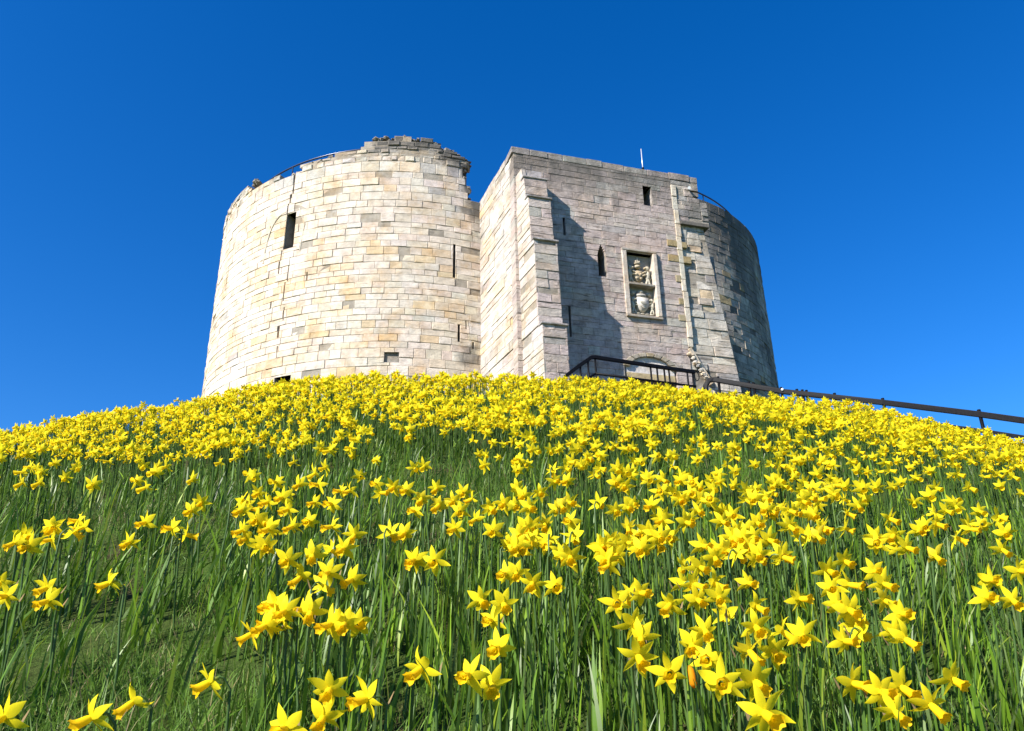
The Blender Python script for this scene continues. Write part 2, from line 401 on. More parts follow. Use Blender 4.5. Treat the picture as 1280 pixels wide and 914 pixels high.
def drum_core(C, topf, th0, th1, c=(.3, .28, .24), z0=BASE - .6, r0=RL - .5, r1=RL - 2.0, n=80):
    b = MB()
    for k in range(n):
        a, e = th0 + (th1 - th0) * k / n, th0 + (th1 - th0) * (k + 1) / n
        z = topf((a + e) / 2 * RL) - .06
        q = lambda r, t, zz: Vector((C.x + r * math.sin(t), C.y - r * math.cos(t), zz))
        o = [q(r0, a, z0), q(r0, e, z0), q(r1, e, z0), q(r1, a, z0), q(r0, a, z), q(r0, e, z), q(r1, e, z), q(r1, a, z)]
        for f in ((0, 1, 5, 4), (1, 2, 6, 5), (2, 3, 7, 6), (3, 0, 4, 7), (4, 5, 6, 7)): b.quad([o[i_] for i_ in f], c=c, d=.2)
        if r0 >= RL: continue
        o = [q(r0 + .44, a, z), q(r0 + .44, e, z)]                    # top bed behind the facing stones
        b.quad([o[0], o[1], q(r0, e, z), q(r0, a, z)], c=c, d=.3)
    return b
drum_core(CL, top_left, -4.6, 1.4).build("rubble_core", M_DARK, tower)

# --- right drum, in darker stones and mortar than the left
def top_right(u): return 15.02 + .03 * math.sin(u * 3.1)
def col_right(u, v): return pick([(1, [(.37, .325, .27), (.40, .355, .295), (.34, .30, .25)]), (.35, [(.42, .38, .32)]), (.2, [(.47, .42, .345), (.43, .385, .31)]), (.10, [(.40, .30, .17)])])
def dark_right(u, v): return .10 + .35 * max(0, (v - 12.0) / 3) + .12 * math.sin(u * 1.7 + v * .9)
R_holes = [(6.28, 6.36, 9.9, 10.6), (5.6, 5.66, 9.0, 9.3)]
mb = MB(); ashlar(mb, lobe(CR), -1.5, 12.4, BASE, 15.03, (.17, .30), (.28, .62), col_right, R_holes, None, dark_right, depth=.45, rough=.006, mortar=(.16, .14, .12))
drum_r = mb.build("round_wall", M_DARK, tower); drum_r["label"] = "dark drum wall on the right"
for h in R_holes:
    mb = MB(); recess(mb, lobe(CR), h, .44); mb.build("arrow_slit", M_DARK, drum_r)
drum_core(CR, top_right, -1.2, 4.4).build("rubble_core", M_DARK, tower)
# the two rear lobes of the quatrefoil
for off, C0 in ((0, CL), (1, CR)):
    C2 = C0 - NN * 7.4
    b = drum_core(C2, lambda u: 14.3 + .25 * math.sin(u * 1.3), 0, 2 * math.pi, (.45, .41, .35), r0=RL, r1=RL - 2.2, n=90)
    b.build("round_wall", M_LIME, tower)

# --- square gatehouse in front
TOPF = 13.31; FW = 5.40
door_r = (2.86, 3.98, BASE, 7.44)
pan = (2.98, 3.80, 8.78, 10.57)
F_holes = dict(slit=(1.31, 1.37, 10.80, 11.33), low_slit=(1.34, 1.39, 7.95, 8.78), square=(3.69, 3.94, 12.11, 12.73), panel=pan)
def lancet_rects():
    rs = []; zs = np.linspace(10.32, 10.68, 7)
    rs.append((2.22, 2.44, 9.74, 10.32))
    for a, b in zip(zs, zs[1:]):
        f = ((a + b) / 2 - 10.32) / .36; w = .11 * (1 - f ** 1.7)
        rs.append((2.33 - w, 2.33 + w, a, b))
    return rs
lancet = lancet_rects()
def arch_rects():
    rs = [(2.74, 4.14, BASE, 7.30)]; n = 12
    for k in range(n):
        z0 = 7.30 + .40 * k / n; z1 = 7.30 + .40 * (k + 1) / n; f = (k + .5) / n
        w = .70 * math.sqrt(max(0, 1 - f ** 2))
        rs.append((3.44 - w, 3.44 + w, z0, z1))
    return rs
archh = arch_rects()
def col_front(u, v): return pick([(1, PINK), (.12, GREY)])
def dirt_front(u, v):
    d = -.03 + .50 * max(0, (v - 11.4) / 1.9) ** 1.2
    if 2.1 < u < 2.6 and 9.2 < v < 9.75: d += .12
    if 3.0 < u < 4.2 and v < 8.7: d -= .05
    return d
PF = front()
mb = MB()
ashlar(mb, PF, .0, 4.56, BASE, 13.1, (.12, .25), (.24, .68), col_front, list(F_holes.values()) + lancet + archh, None, dirt_front, gap=.003, bev=.006, rough=.0035, depth=.36, uvo=(20, 0), pits=.012)
fw = mb.build("gatehouse_wall", M_GREY, tower)
for key in ("slit", "low_slit", "square"):
    mb = MB(); recess(mb, PF, F_holes[key], .5, (.36, .33, .31)); mb.build("window_opening" if key == "square" else "arrow_slit", M_GREY, fw)
mb = MB(); recess(mb, PF, (2.22, 2.44, 9.74, 10.68), .5); mb.build("lancet_window", M_GREY, fw)
# upper right part, flush with the front, and the corbel under it
mb = MB()
ashlar(mb, PF, 4.565, FW, 11.76, 13.1, (.12, .24), (.25, .6), lambda u, v: pick([(1, GREY), (.5, PINK), (.2, CREAM)]), [(5.16, 5.40, 12.78, 12.84), (5.22, 5.40, 12.60, 12.66)], lambda u: 13.2 if u < 5.42 else 12.55,
       lambda u, v: .18 + .1 * math.sin(5 * u), depth=.36, uvo=(20, 0))
ashlar(mb, PF, FW + .005, 5.62, 11.76, 12.5, (.12, .24), (.2, .3), lambda u, v: pick([(1, GREY), (.3, TAN)]), (), None, lambda u, v: .25, depth=.36, uvo=(20, 0), rough=.02)
mb.box(PF(4.72, 11.66, -.3), U * .86, NN * .36, (0, 0, .10), c=(.2, .18, .15), d=.3)
mb.build("corbelled_wall", M_DARK, tower)
# set-back wall to the right of the pale strip, spreading towards its foot
def PB(u, v, d=0.0):
    k = 1.0 + .72 * min(1, max(0, (11.7 - v) / 4.6)); return P0 + U * (4.70 + (u - 4.70) * k) + NN * (-.05 + d) + Vector((0, 0, v))
mb = MB()
ashlar(mb, PB, 4.62, 5.44, BASE, 11.72, (.18, .30), (.24, .48), lambda u, v: pick([(1, [(.58, .52, .43), (.62, .56, .47), (.54, .49, .42)]), (.4, GREY), (.10, TAN)]), (), None, lambda u, v: -.05 + .5 * max(0, u - 5.12) + (.14 if v > 10.8 else 0), depth=.36, rough=.012, uvo=(30, 0))
mb.build("turret_wall", M_GREY, tower)
mb = MB()                                                       # blocked sloping stones beside the chute
# pale strip (weathered shaft) running down the joint, with the sloping end
mb = MB()
zs = [12.92] + [12.92 - .42 * k + random.uniform(-.05, .05) for k in range(1, 12)] + [8.0]
for k, (a, b) in enumerate(zip(zs, zs[1:])):
    c = pick([(1, [(.62, .56, .46), (.58, .51, .41), (.60, .53, .42)])])
    mb.box(PF(4.55 + random.uniform(-.018, .012), b + .006, -.2), U * random.uniform(.115, .165), NN * (.222 + random.uniform(-.014, .016)), (0, 0, a - b - .012), c=c)
mb.build("pale_stone_shaft", M_LIME, tower, bevel=.012)
mb = MB()
d_ = PF(5.12, 7.05, 0) - PF(4.60, 7.98, 0); up = NN.cross(d_).normalized() * -1
mb.box(PF(4.60, 7.98, -.2), d_, NN * .27, up * .10, c=(.55, .48, .38))
mb.build("sloping_chute", M_LIME, tower, bevel=.012)
mb = MB()
for k in range(22):
    t = random.random(); p = PF(4.62, 7.80, .05).lerp(PF(5.0, 7.05, .05), t) - U * random.uniform(0, .12)
    mb.blob(Matrix.Translation(p) @ Matrix.Diagonal((.06, .07, .05, 1)), 6, 4, random.choice(TAN + GREY), .25)
mb.build("broken_masonry", M_DARK, tower)
for (a, b, s, t) in ((4.26, 4.55, 10.93, 11.12), (4.69, 4.84, 10.93, 11.10), (4.24, 4.55, 10.46, 10.66), (4.69, 4.92, 10.46, 10.66), (4.40, 4.55, 9.86, 10.06), (4.42, 4.55, 9.2, 9.38), (4.36, 4.55, 8.72, 8.90)):
    mb = MB(); mb.box(PF(a, s, -.2), U * (b - a), NN * .222, (0, 0, t - s), c=random.choice([(.36, .28, .15), (.33, .26, .14), (.38, .31, .19)])); mb.build("quoin", M_LIME, tower, bevel=.01)
# coping along the top
mb = MB(); u = -.05
while u < FW:
    w = min(random.uniform(.4, .9), FW + .02 - u); h = TOPF + random.uniform(-.02, .015)
    mb.box(PF(u + .006, 13.105, -.7), U * (w - .012), NN * (.706 + random.uniform(-.012, .012)), (0, 0, h + random.uniform(-.03, .01) - 13.105), c=pick([(1, GREY), (1, PINK)]), d=.24); u += w
mb.build("coping", M_GREY, tower, bevel=.012)
mb = MB(); p = PF(5.12, 13.33, -.1)
mb.blob(Matrix.Translation(p) @ Matrix.Diagonal((.05, .05, .06, 1)), 7, 5, (.2, .19, .18), .2); mb.blob(Matrix.Translation(p - U * .09) @ Matrix.Diagonal((.05, .05, .05, 1)), 7, 5, (.5, .47, .43), .2)
mb.build("loose_coping_stone", M_GREY, tower)

# corner buttress with set-offs: (z bottom, z top, corner shift along the wall, projection)
bands = [(12.02, 12.36, .11, .42), (11.32, 12.02, .13, .56), (10.02, 11.32, .16, .76), (7.72, 10.02, .22, .92), (BASE, 7.72, .29, 1.10)]
A0 = Vector((-.86, 19.95, 0))                                    # where the side wall meets the drum
def corner(v):
    if v >= 12.36: return P0 + U * (.10 * (TOPF - v))
    for (a, b, s, p) in bands:
        if a <= v < b:
            f = (v - a) / (b - a); return P0 + U * (s - .03 * f) + NN * (p - .03 * f)
    return P0 + U * bands[-1][2] + NN * bands[-1][3]
mb = MB()
for k, (a, b, s, p) in enumerate(bands):
    w = .60
    def PBt(u, v, d=0.0, s=s, p=p, a=a, b=b):
        f = (v - a) / (b - a)
        return P0 + U * (s - .03 * f + u) + NN * (p - (.34 * f if k == 0 else .03 * f) + d) + Vector((0, 0, v))
    ashlar(mb, PBt, 0, w, a, b, (.15, .27), (.3, .7), col_front, (), None, lambda u, v: -.02 + .3 * max(0, (v - 11.4)), depth=.1 if k == 0 else .25, rough=.008, bev=.008, uvo=(40, 0))
    # solid body behind the facing
    b0 = PBt(.02, a, -.06); mb.box(b0, U * (w - .05), NN * -(p + .1), (0, 0, b - a), c=(.42, .38, .37))
    # right cheek
    def PC(u, v, d=0.0, s=s, p=p, w=w): return P0 + U * (s + w - .03 + d) + NN * (p - .02 - u) + Vector((0, 0, v))
    ashlar(mb, PC, 0, p + .05, a, b, (.15, .27), (.2, .5), col_front, depth=.05, rough=.005)
butt = mb.build("buttress", M_GREY, tower)
for k, (a, b, s, p) in enumerate(bands[1:]):
    mb = MB(); w = .60
    mb.box(P0 + U * (s - .06) + NN * (p - .22) + Vector((0, 0, b - .03)), U * (w + .06), NN * .232, (0, 0, .05), c=(.40, .37, .36), d=.15)
    mb.build("drip_course", M_GREY, butt, bevel=.012)
# side wall facing the left drum
def PS(u, v, d=0.0):
    c = corner(v); t = c - A0; t.z = 0; L_ = t.length; n = Vector((t.y, -t.x, 0)).normalized()
    q = A0 + t * (u / 3.0) + n * d; return Vector((q.x, q.y, v))
mb = MB()
for (v0, v1) in [(BASE, 7.72), (7.72, 10.02), (10.02, 11.32), (11.32, 12.02), (12.02, 12.36), (12.36, TOPF)]:
    ashlar(mb, PS, -.25, 3.0, v0, v1 - .001, (.14, .28), (.35, .8), lambda u, v: pick([(1, [(.52, .475, .425), (.49, .44, .39), (.545, .50, .45), (.46, .41, .365)]), (.08, GREY), (.05, TAN)]), (), None,
           lambda u, v: -.10 + .35 * max(0, (v - 12.6)) * .7 + (.22 if u < .25 else 0), depth=.12, rough=.006, bev=.006, gap=.005, uvo=(50, 0))
mb.build("side_wall", M_LIME, tower)
# solid core of the gatehouse, door passage left open
mb = MB(); cz = (.33, .30, .28)
mb.box(P0 + U * .12 + NN * -.52 + Vector((0, 0, BASE - .5)), U * 2.55, NN * -5.2, (0, 0, TOPF - .1 - BASE + .5), c=cz)
mb.box(P0 + U * 4.2 + NN * -.52 + Vector((0, 0, BASE - .5)), U * (FW - 4.25), NN * -5.2, (0, 0, 12.4 - BASE + .5), c=cz)
mb.box(P0 + U * 2.67 + NN * -.52 + Vector((0, 0, 7.75)), U * 1.53, NN * -5.2, (0, 0, TOPF - .1 - 7.75), c=cz)
mb.box(P0 + U * .1 + NN * -.36 + Vector((0, 0, BASE - .5)), U * .9, NN * -.15, (0, 0, TOPF - .15 - BASE + .5), c=cz)
mb.box(P0 + U * 5.4 + NN * -.5 + Vector((0, 0, BASE - .5)), U * .55, NN * -5.0, (0, 0, 11.6 - BASE), c=cz)
mb.build("gatehouse_core", M_DARK, tower)

# doorway: worn voussoirs, pale infill above a tan lintel
mb = MB()
nv = 9
for k in range(nv):
    a0 = math.pi * (.03 + .94 * k / nv); a1 = math.pi * (.03 + .94 * (k + 1) / nv) - .03
    c = random.choice([(.36, .30, .22), (.42, .36, .27), (.33, .29, .23), (.40, .33, .22)])
    q = lambda r, a, d: PF(3.44 + r * 1.0 * math.cos(a), 7.28 + (r * .60) * math.sin(a), d)
    f = [q(.57, a0, .03), q(.74, a0, .03), q(.74, a1, .03), q(.57, a1, .03)]; b_ = [q(.57, a0, -.35), q(.74, a0, -.35), q(.74, a1, -.35), q(.57, a1, -.35)]
    I = [mb.vert(p, c=c) for p in f + b_]
    for w in ((0, 1, 2, 3), (0, 4, 5, 1), (1, 5, 6, 2), (2, 6, 7, 3), (3, 7, 4, 0)): mb.f.append(tuple(I[z] for z in w))
arch = mb.build("door_arch", M_LIME, tower, bevel=.012)
mb = MB(); mb.box(PF(2.78, 7.18, -.5), U * 1.32, NN * .455, (0, 0, .50), c=(.62, .57, .52)); mb.build("pale_infill", M_LIME, arch)
mb = MB(); mb.box(PF(2.78, 7.02, -.5), U * 1.32, NN * .47, (0, 0, .155), c=(.46, .36, .20)); mb.build("lintel", M_LIME, arch)
mb = MB(); mb.box(PF(2.72, BASE, -.5), U * .22, NN * .38, (0, 0, 2.1), c=(.54, .48, .42)); mb.build("door_jamb", M_LIME, arch)
mb = MB(); mb.box(PF(3.86, BASE, -.5), U * .28, NN * .38, (0, 0, 2.1), c=(.58, .54, .50)); mb.build("door_jamb", M_LIME, arch)
mb = MB(); mb.box(PF(2.95, BASE, -.5), U * .9, NN * .05, (0, 0, 2.1), c=(.07, .05, .035)); mb.build("unlit_passage_sheet", M_VOID, arch)  # near-black sheet across the passage, its shade put into the colour

# carved heraldic panel: moulded frame, crowned royal arms above, a plain shield of arms below
plaque = empty("heraldic_panel", parent=tower)
pu0, pu1, pv0, pv1 = pan
mb = MB(); recess(mb, PF, pan, .15, (.40, .36, .31), (.36, .33, .28)); mb.build("panel_back", M_DARK, plaque)
for nm, (a, b, s, t), c, pr in (("frame_jamb", (pu0 - .09, pu0 + .04, pv0 - .04, pv1 + .02), (.54, .47, .40), .05), ("frame_jamb", (pu1 - .04, pu1 + .07, pv0 - .04, pv1 - .0), (.55, .48, .41), .08),
                            ("frame_head", (pu0 - .09, pu1 + .09, pv1 + .022, pv1 + .085), (.40, .36, .31), .06), ("frame_sill", (pu0 - .09, pu1 + .09, pv0 - .11, pv0 - .042), (.38, .34, .29), .07),
                            ("frame_transom", (pu0 + .042, pu1 - .042, 9.60, 9.665), (.30, .27, .23), .05)):
    mb = MB(); mb.box(PF(a, s, -.2), U * (b - a), NN * (.2 + pr), (0, 0, t - s), c=c); mb.build(nm, M_LIME, plaque, bevel=.012)
CA = (.56, .51, .41); CB = (.46, .42, .34)
def lump(mb, u, v, d, ru, rv, rd, rot=0.0, c=CA):
    fr = Matrix((U, NN, Vector((0, 0, 1)))).transposed().to_4x4()
    mb.blob(Matrix.Translation(PF(u, v, d)) @ fr @ Matrix.Rotation(rot, 4, 'Y') @ Matrix.Diagonal((ru, rd, rv, 1)), 9, 7, c, .06)
def shield(mb, u, v, w, h, d0, d1, c):
    o = [(-.5, .5), (.5, .5), (.5, 0), (.42, -.22), (.25, -.40), (0, -.52), (-.25, -.40), (-.42, -.22), (-.5, 0)]
    a = [mb.vert(PF(u + x * w, v + y * h, d0), c=c) for x, y in o]; b = [mb.vert(PF(u + x * w * .92, v + y * h * .92, d1), c=c) for x, y in o]
    mb.f.append(tuple(reversed(b)))
    for k in range(len(o)): q = (k + 1) % len(o); mb.f.append((a[q], a[k], b[k], b[q]))
def beast(mb, u, v, s, k, c):
    """upright supporter turned inwards; s = +1 faces right"""
    lump(mb, u, v, -.10, .055 * k, .13 * k, .06, s * -.15, c); lump(mb, u + s * .015, v + .15 * k, -.08, .055 * k, .06 * k, .06, 0, c)
    lump(mb, u + s * .065 * k, v + .15 * k, -.06, .035 * k, .026 * k, .04, 0, c)
    lump(mb, u + s * .08 * k, v + .06 * k, -.07, .065 * k, .02 * k, .03, s * .5, c); lump(mb, u + s * .08 * k, v - .01 * k, -.07, .06 * k, .02 * k, .03, s * .3, c)
    lump(mb, u - s * .01, v - .15 * k, -.09, .03 * k, .09 * k, .04, s * .25, c); lump(mb, u + s * .045, v - .16 * k, -.09, .026 * k, .08 * k, .04, s * -.3, c)
    mb.tube([PF(u - s * .04 * k, v - .1 * k, -.1), PF(u - s * .10 * k, v - .02 * k, -.1), PF(u - s * .075 * k, v + .08 * k, -.1), PF(u - s * .11 * k, v + .15 * k, -.1)], .014, 6, c)
mb = MB(); uc = (pu0 + pu1) / 2
shield(mb, uc - .02, 9.93, .27, .34, -.2, -.07, CB)
for x, y in ((-.06, .05), (.06, .05), (-.06, -.07), (.06, -.07)): lump(mb, uc - .02 + x, 9.93 + y, -.065, .04, .035, .02)
lump(mb, uc - .03, 10.20, -.09, .09, .055, .08); lump(mb, uc - .03, 10.29, -.09, .10, .035, .08, 0, CB)
for x in (-.08, -.03, .02): mb.tube([PF(uc + x, 10.30, -.07), PF(uc + x, 10.37, -.06)], .018, 6, CA)
mb.tube([PF(uc - .03, 10.34, -.07), PF(uc - .03, 10.47, -.06)], .016, 6, (.6, .56, .46))
beast(mb, uc - .26, 9.98, 1, 1.15, CA); beast(mb, uc + .25, 9.98, -1, 1.25, (.58, .53, .42))
for k in range(6): lump(mb, uc - .27 + .108 * k, 9.70 + .015 * (k % 2), -.08, .06, .022, .05, 0, CA)
mb.build("royal_arms", M_LIME, plaque, smooth=True)
mb = MB()
shield(mb, uc + .02, 9.10, .34, .42, -.2, -.03, (.60, .56, .50))
lump(mb, uc + .02, 9.14, -.03, .11, .05, .02, .4, CB); lump(mb, uc + .0, 9.01, -.03, .09, .03, .02, .5, CB)
lump(mb, uc, 9.36, -.08, .15, .05, .08, 0, (.52, .48, .43)); lump(mb, uc, 9.46, -.1, .08, .07, .07, 0, CB)
for s in (-1, 1):
    beast(mb, uc + .02 + s * .27, 9.08, -s, 1.0, (.50, .47, .38)); lump(mb, uc + s * .22, 9.42, -.12, .08, .05, .06, s * .6, CB)
for k in range(5): lump(mb, uc - .26 + .13 * k, 8.83, -.08, .07, .025, .05, 0, CB)
mb.build("shield_of_arms", M_LIME, plaque, smooth=True)

# white lamp under the coping, wall-walk rails
mb = MB(); p = PF(5.09, 12.86, .02); lm = [p + U * -.07 + Vector((0, 0, -.05)), p + U * .06 + Vector((0, 0, .07))]
fr = Matrix((U, NN, Vector((0, 0, 1)))).transposed().to_4x4()
mb.tube([p + NN * .0, p + NN * .06 - U * .02 + Vector((0, 0, -.02)), p + NN * .10 - U * .03 + Vector((0, 0, -.035))], .06, 10, (.8, .8, .8), radii=[.02, .038, .045]); mb.build("flood_lamp", M_WHITE, tower, smooth=False)
def rim_rail(C, th0, th1, r, z, name):
    root = empty(name, parent=tower); n = 40
    pt = lambda t, zz: Vector((C.x + r * math.sin(t), C.y - r * math.cos(t), zz))
    b = MB(); b.tube([pt(th0 + (th1 - th0) * k / n, z) for k in range(n + 1)], .028, 8); b.build("top_rail", M_BLUE, root, True)
    b = MB(); b.tube([pt(th0 + (th1 - th0) * k / n, z - .45) for k in range(n + 1)], .014, 6); b.build("middle_rail", M_BLUE, root, True)
    k = th0
    while k <= th1:
        b = MB(); b.tube([pt(k, z - 1.15), pt(k, z)], .02, 8); b.build("post", M_BLUE, root, True); k += .24
rim_rail(CL, -.78, -.06, 5.8, 15.20, "guard_rail")
rim_rail(CR, .40, 1.30, 5.9, 15.75, "guard_rail")

# mast on the gatehouse roof
mast = empty("roof_mast", PF(3.86, TOPF - .1, -.2)); tag(mast, "thin pale metal mast standing on the gatehouse roof", "mast")
mb = MB(); mb.tube([(0, 0, 0), (0, 0, .92)], .016, 8, radii=[.018, .012]); mb.build("pole", M_ALU, mast, True)
mb = MB(); mb.tube([(0, 0, 0), (0, 0, .28)], .035, 8); mb.build("base_sleeve", M_IRON, mast, True)

# ------------------------------------------------------------------ landing, steps and black iron railings
def polyline_tube(name, pts, r, parent, n=8, mat=None):
    b = MB(); b.tube(pts, r, n); return b.build(name, mat or M_IRON, parent, True)
def flat_bar(name, pts, w, h, parent):
    """rectangular rail section following pts, mitred at the bends"""
    b = MB(); pts = [Vector(p) for p in pts]; rings = []
    for k, p in enumerate(pts):
        t = (pts[min(k + 1, len(pts) - 1)] - pts[max(k - 1, 0)]).normalized()
        x = t.cross(Vector((0, 0, 1))).normalized() * w; y = x.cross(t).normalized() * h
        rings.append([b.vert(p + x * a + y * c) for a, c in ((-1, -1), (1, -1), (1, 1), (-1, 1))])
    for a, c in zip(rings, rings[1:]):
        for j in range(4): b.f.append((a[j], a[(j + 1) % 4], c[(j + 1) % 4], c[j]))
    b.f.append(tuple(reversed(rings[0]))); b.f.append(tuple(rings[-1]))
    return b.build(name, M_IRON, parent, bevel=.008)
land = empty("entrance_landing"); tag(land, "stone landing in front of the gatehouse doorway behind the black railing", "landing")
b = MB(); b.box(PF(.6, 3.8, .62), U * 4.4, NN * .95, (0, 0, 2.02), c=(.36, .33, .29)); b.build("plinth", M_GREY, land)
b = MB(); b.box(PF(.55, 5.825, .605), U * 4.5, NN * 1.0, (0, 0, .07), c=(.40, .37, .33)); b.build("paving_slab", M_GREY, land, bevel=.01)

RO = 1.2
lr = empty("landing_railing"); tag(lr, "short black iron railing along the landing in front of the arched doorway", "railing")
Q = lambda u, z: PF(u, z, RO)
top = [Q(.70, 6.38), Q(.82, 6.49), Q(1.09, 6.71), Q(1.36, 6.915), Q(1.44, 6.93), Q(2.6, 6.865), Q(3.93, 6.80)]
flat_bar("top_rail", top, .036, .04, lr)
polyline_tube("middle_rail", [Q(1.44, 6.53), Q(3.93, 6.44)], .03, lr)
polyline_tube("middle_rail", [Q(.80, 6.10), Q(1.44, 6.53)], .026, lr)
for u in (1.08, 1.27, 1.45, 2.81, 2.97, 3.15, 3.27, 3.74, 3.88):
    zt = np.interp(u, [.82, 1.09, 1.39, 3.93], [6.47, 6.69, 6.90, 6.79])
    polyline_tube("post", [Q(u, 5.88), Q(u, zt)], .022, lr)
b = MB(); ring = [Q(3.98 + .06 * math.cos(a), 6.70 + .11 * math.sin(a)) for a in np.linspace(0, 2 * math.pi, 14)]; b.tube(ring, .012, 6, caps=False); b.build("end_loop", M_IRON, lr, True)

sr = empty("stair_railing"); tag(sr, "long black iron railing descending the steps beside the daffodils, down from the tower", "railing")
s0 = [(4.17, 16.27, 5.86), (4.19, 16.25, 6.04), (4.26, 16.22, 6.14), (4.36, 16.18, 6.14)]
line = [(4.36, 16.18, 6.14), (5.56, 15.43, 5.56), (6.94, 14.2, 4.86), (7.93, 12.97, 4.19), (8.32, 12.48, 3.91), (9.5, 11.0, 3.05), (10.3, 10.0, 2.48)]
line = [Vector(p) for p in line]
flat_bar("top_rail", [Vector(p) for p in s0[:-1]] + line, .04, .05, sr)
low = [p - Vector((0, 0, .30)) for p in line]; flat_bar("middle_rail", low, .03, .034, sr)
def on_line(x):
    for a, c in zip(line, line[1:]):
        if a.x <= x <= c.x: return a.lerp(c, (x - a.x) / (c.x - a.x))
    return line[-1].copy()
for x in (4.17, 4.44, 4.98, 5.06, 5.52, 5.76, 5.84, 5.90, 6.30, 6.94, 7.93, 8.85, 9.7):
    p = on_line(x) if x > 4.36 else Vector((4.17, 16.27, 5.86)); g = float(gz(p.x, p.y))
    polyline_tube("post", [Vector((p.x, p.y, g - .1)), p + Vector((0, 0, .085))], .03, sr)
b = MB(); p = on_line(5.53); b.blob(Matrix.Translation(p + Vector((-.01, -.06, .02))) @ Matrix.Diagonal((.03, .02, .03, 1)), 8, 6, (.8, .8, .8)); b.build("pale_stud", M_WHITE, sr, True)
st = empty("stone_steps"); tag(st, "worn stone steps climbing the mound beside the long black railing", "steps")
far = Vector((.62, .72, 0)).normalized()
b = MB(); n = 24
for k in range(n):
    a = line[0].lerp(line[-1], k / n) if False else None
    x0 = 4.4 + (10.3 - 4.4) * k / n; x1 = 4.4 + (10.3 - 4.4) * (k + 1) / n
    p, q = on_line(x0), on_line(x1)
    z = p.z - .98; p = Vector((p.x, p.y, z)) + far * .06; q = Vector((q.x, q.y, z)) + far * .06
    b.box(p - Vector((0, 0, 1.3)), (q - p) * .998, far * 1.3, (0, 0, 1.3), c=(.36, .33, .29))
b.build("treads", M_GREY, st)

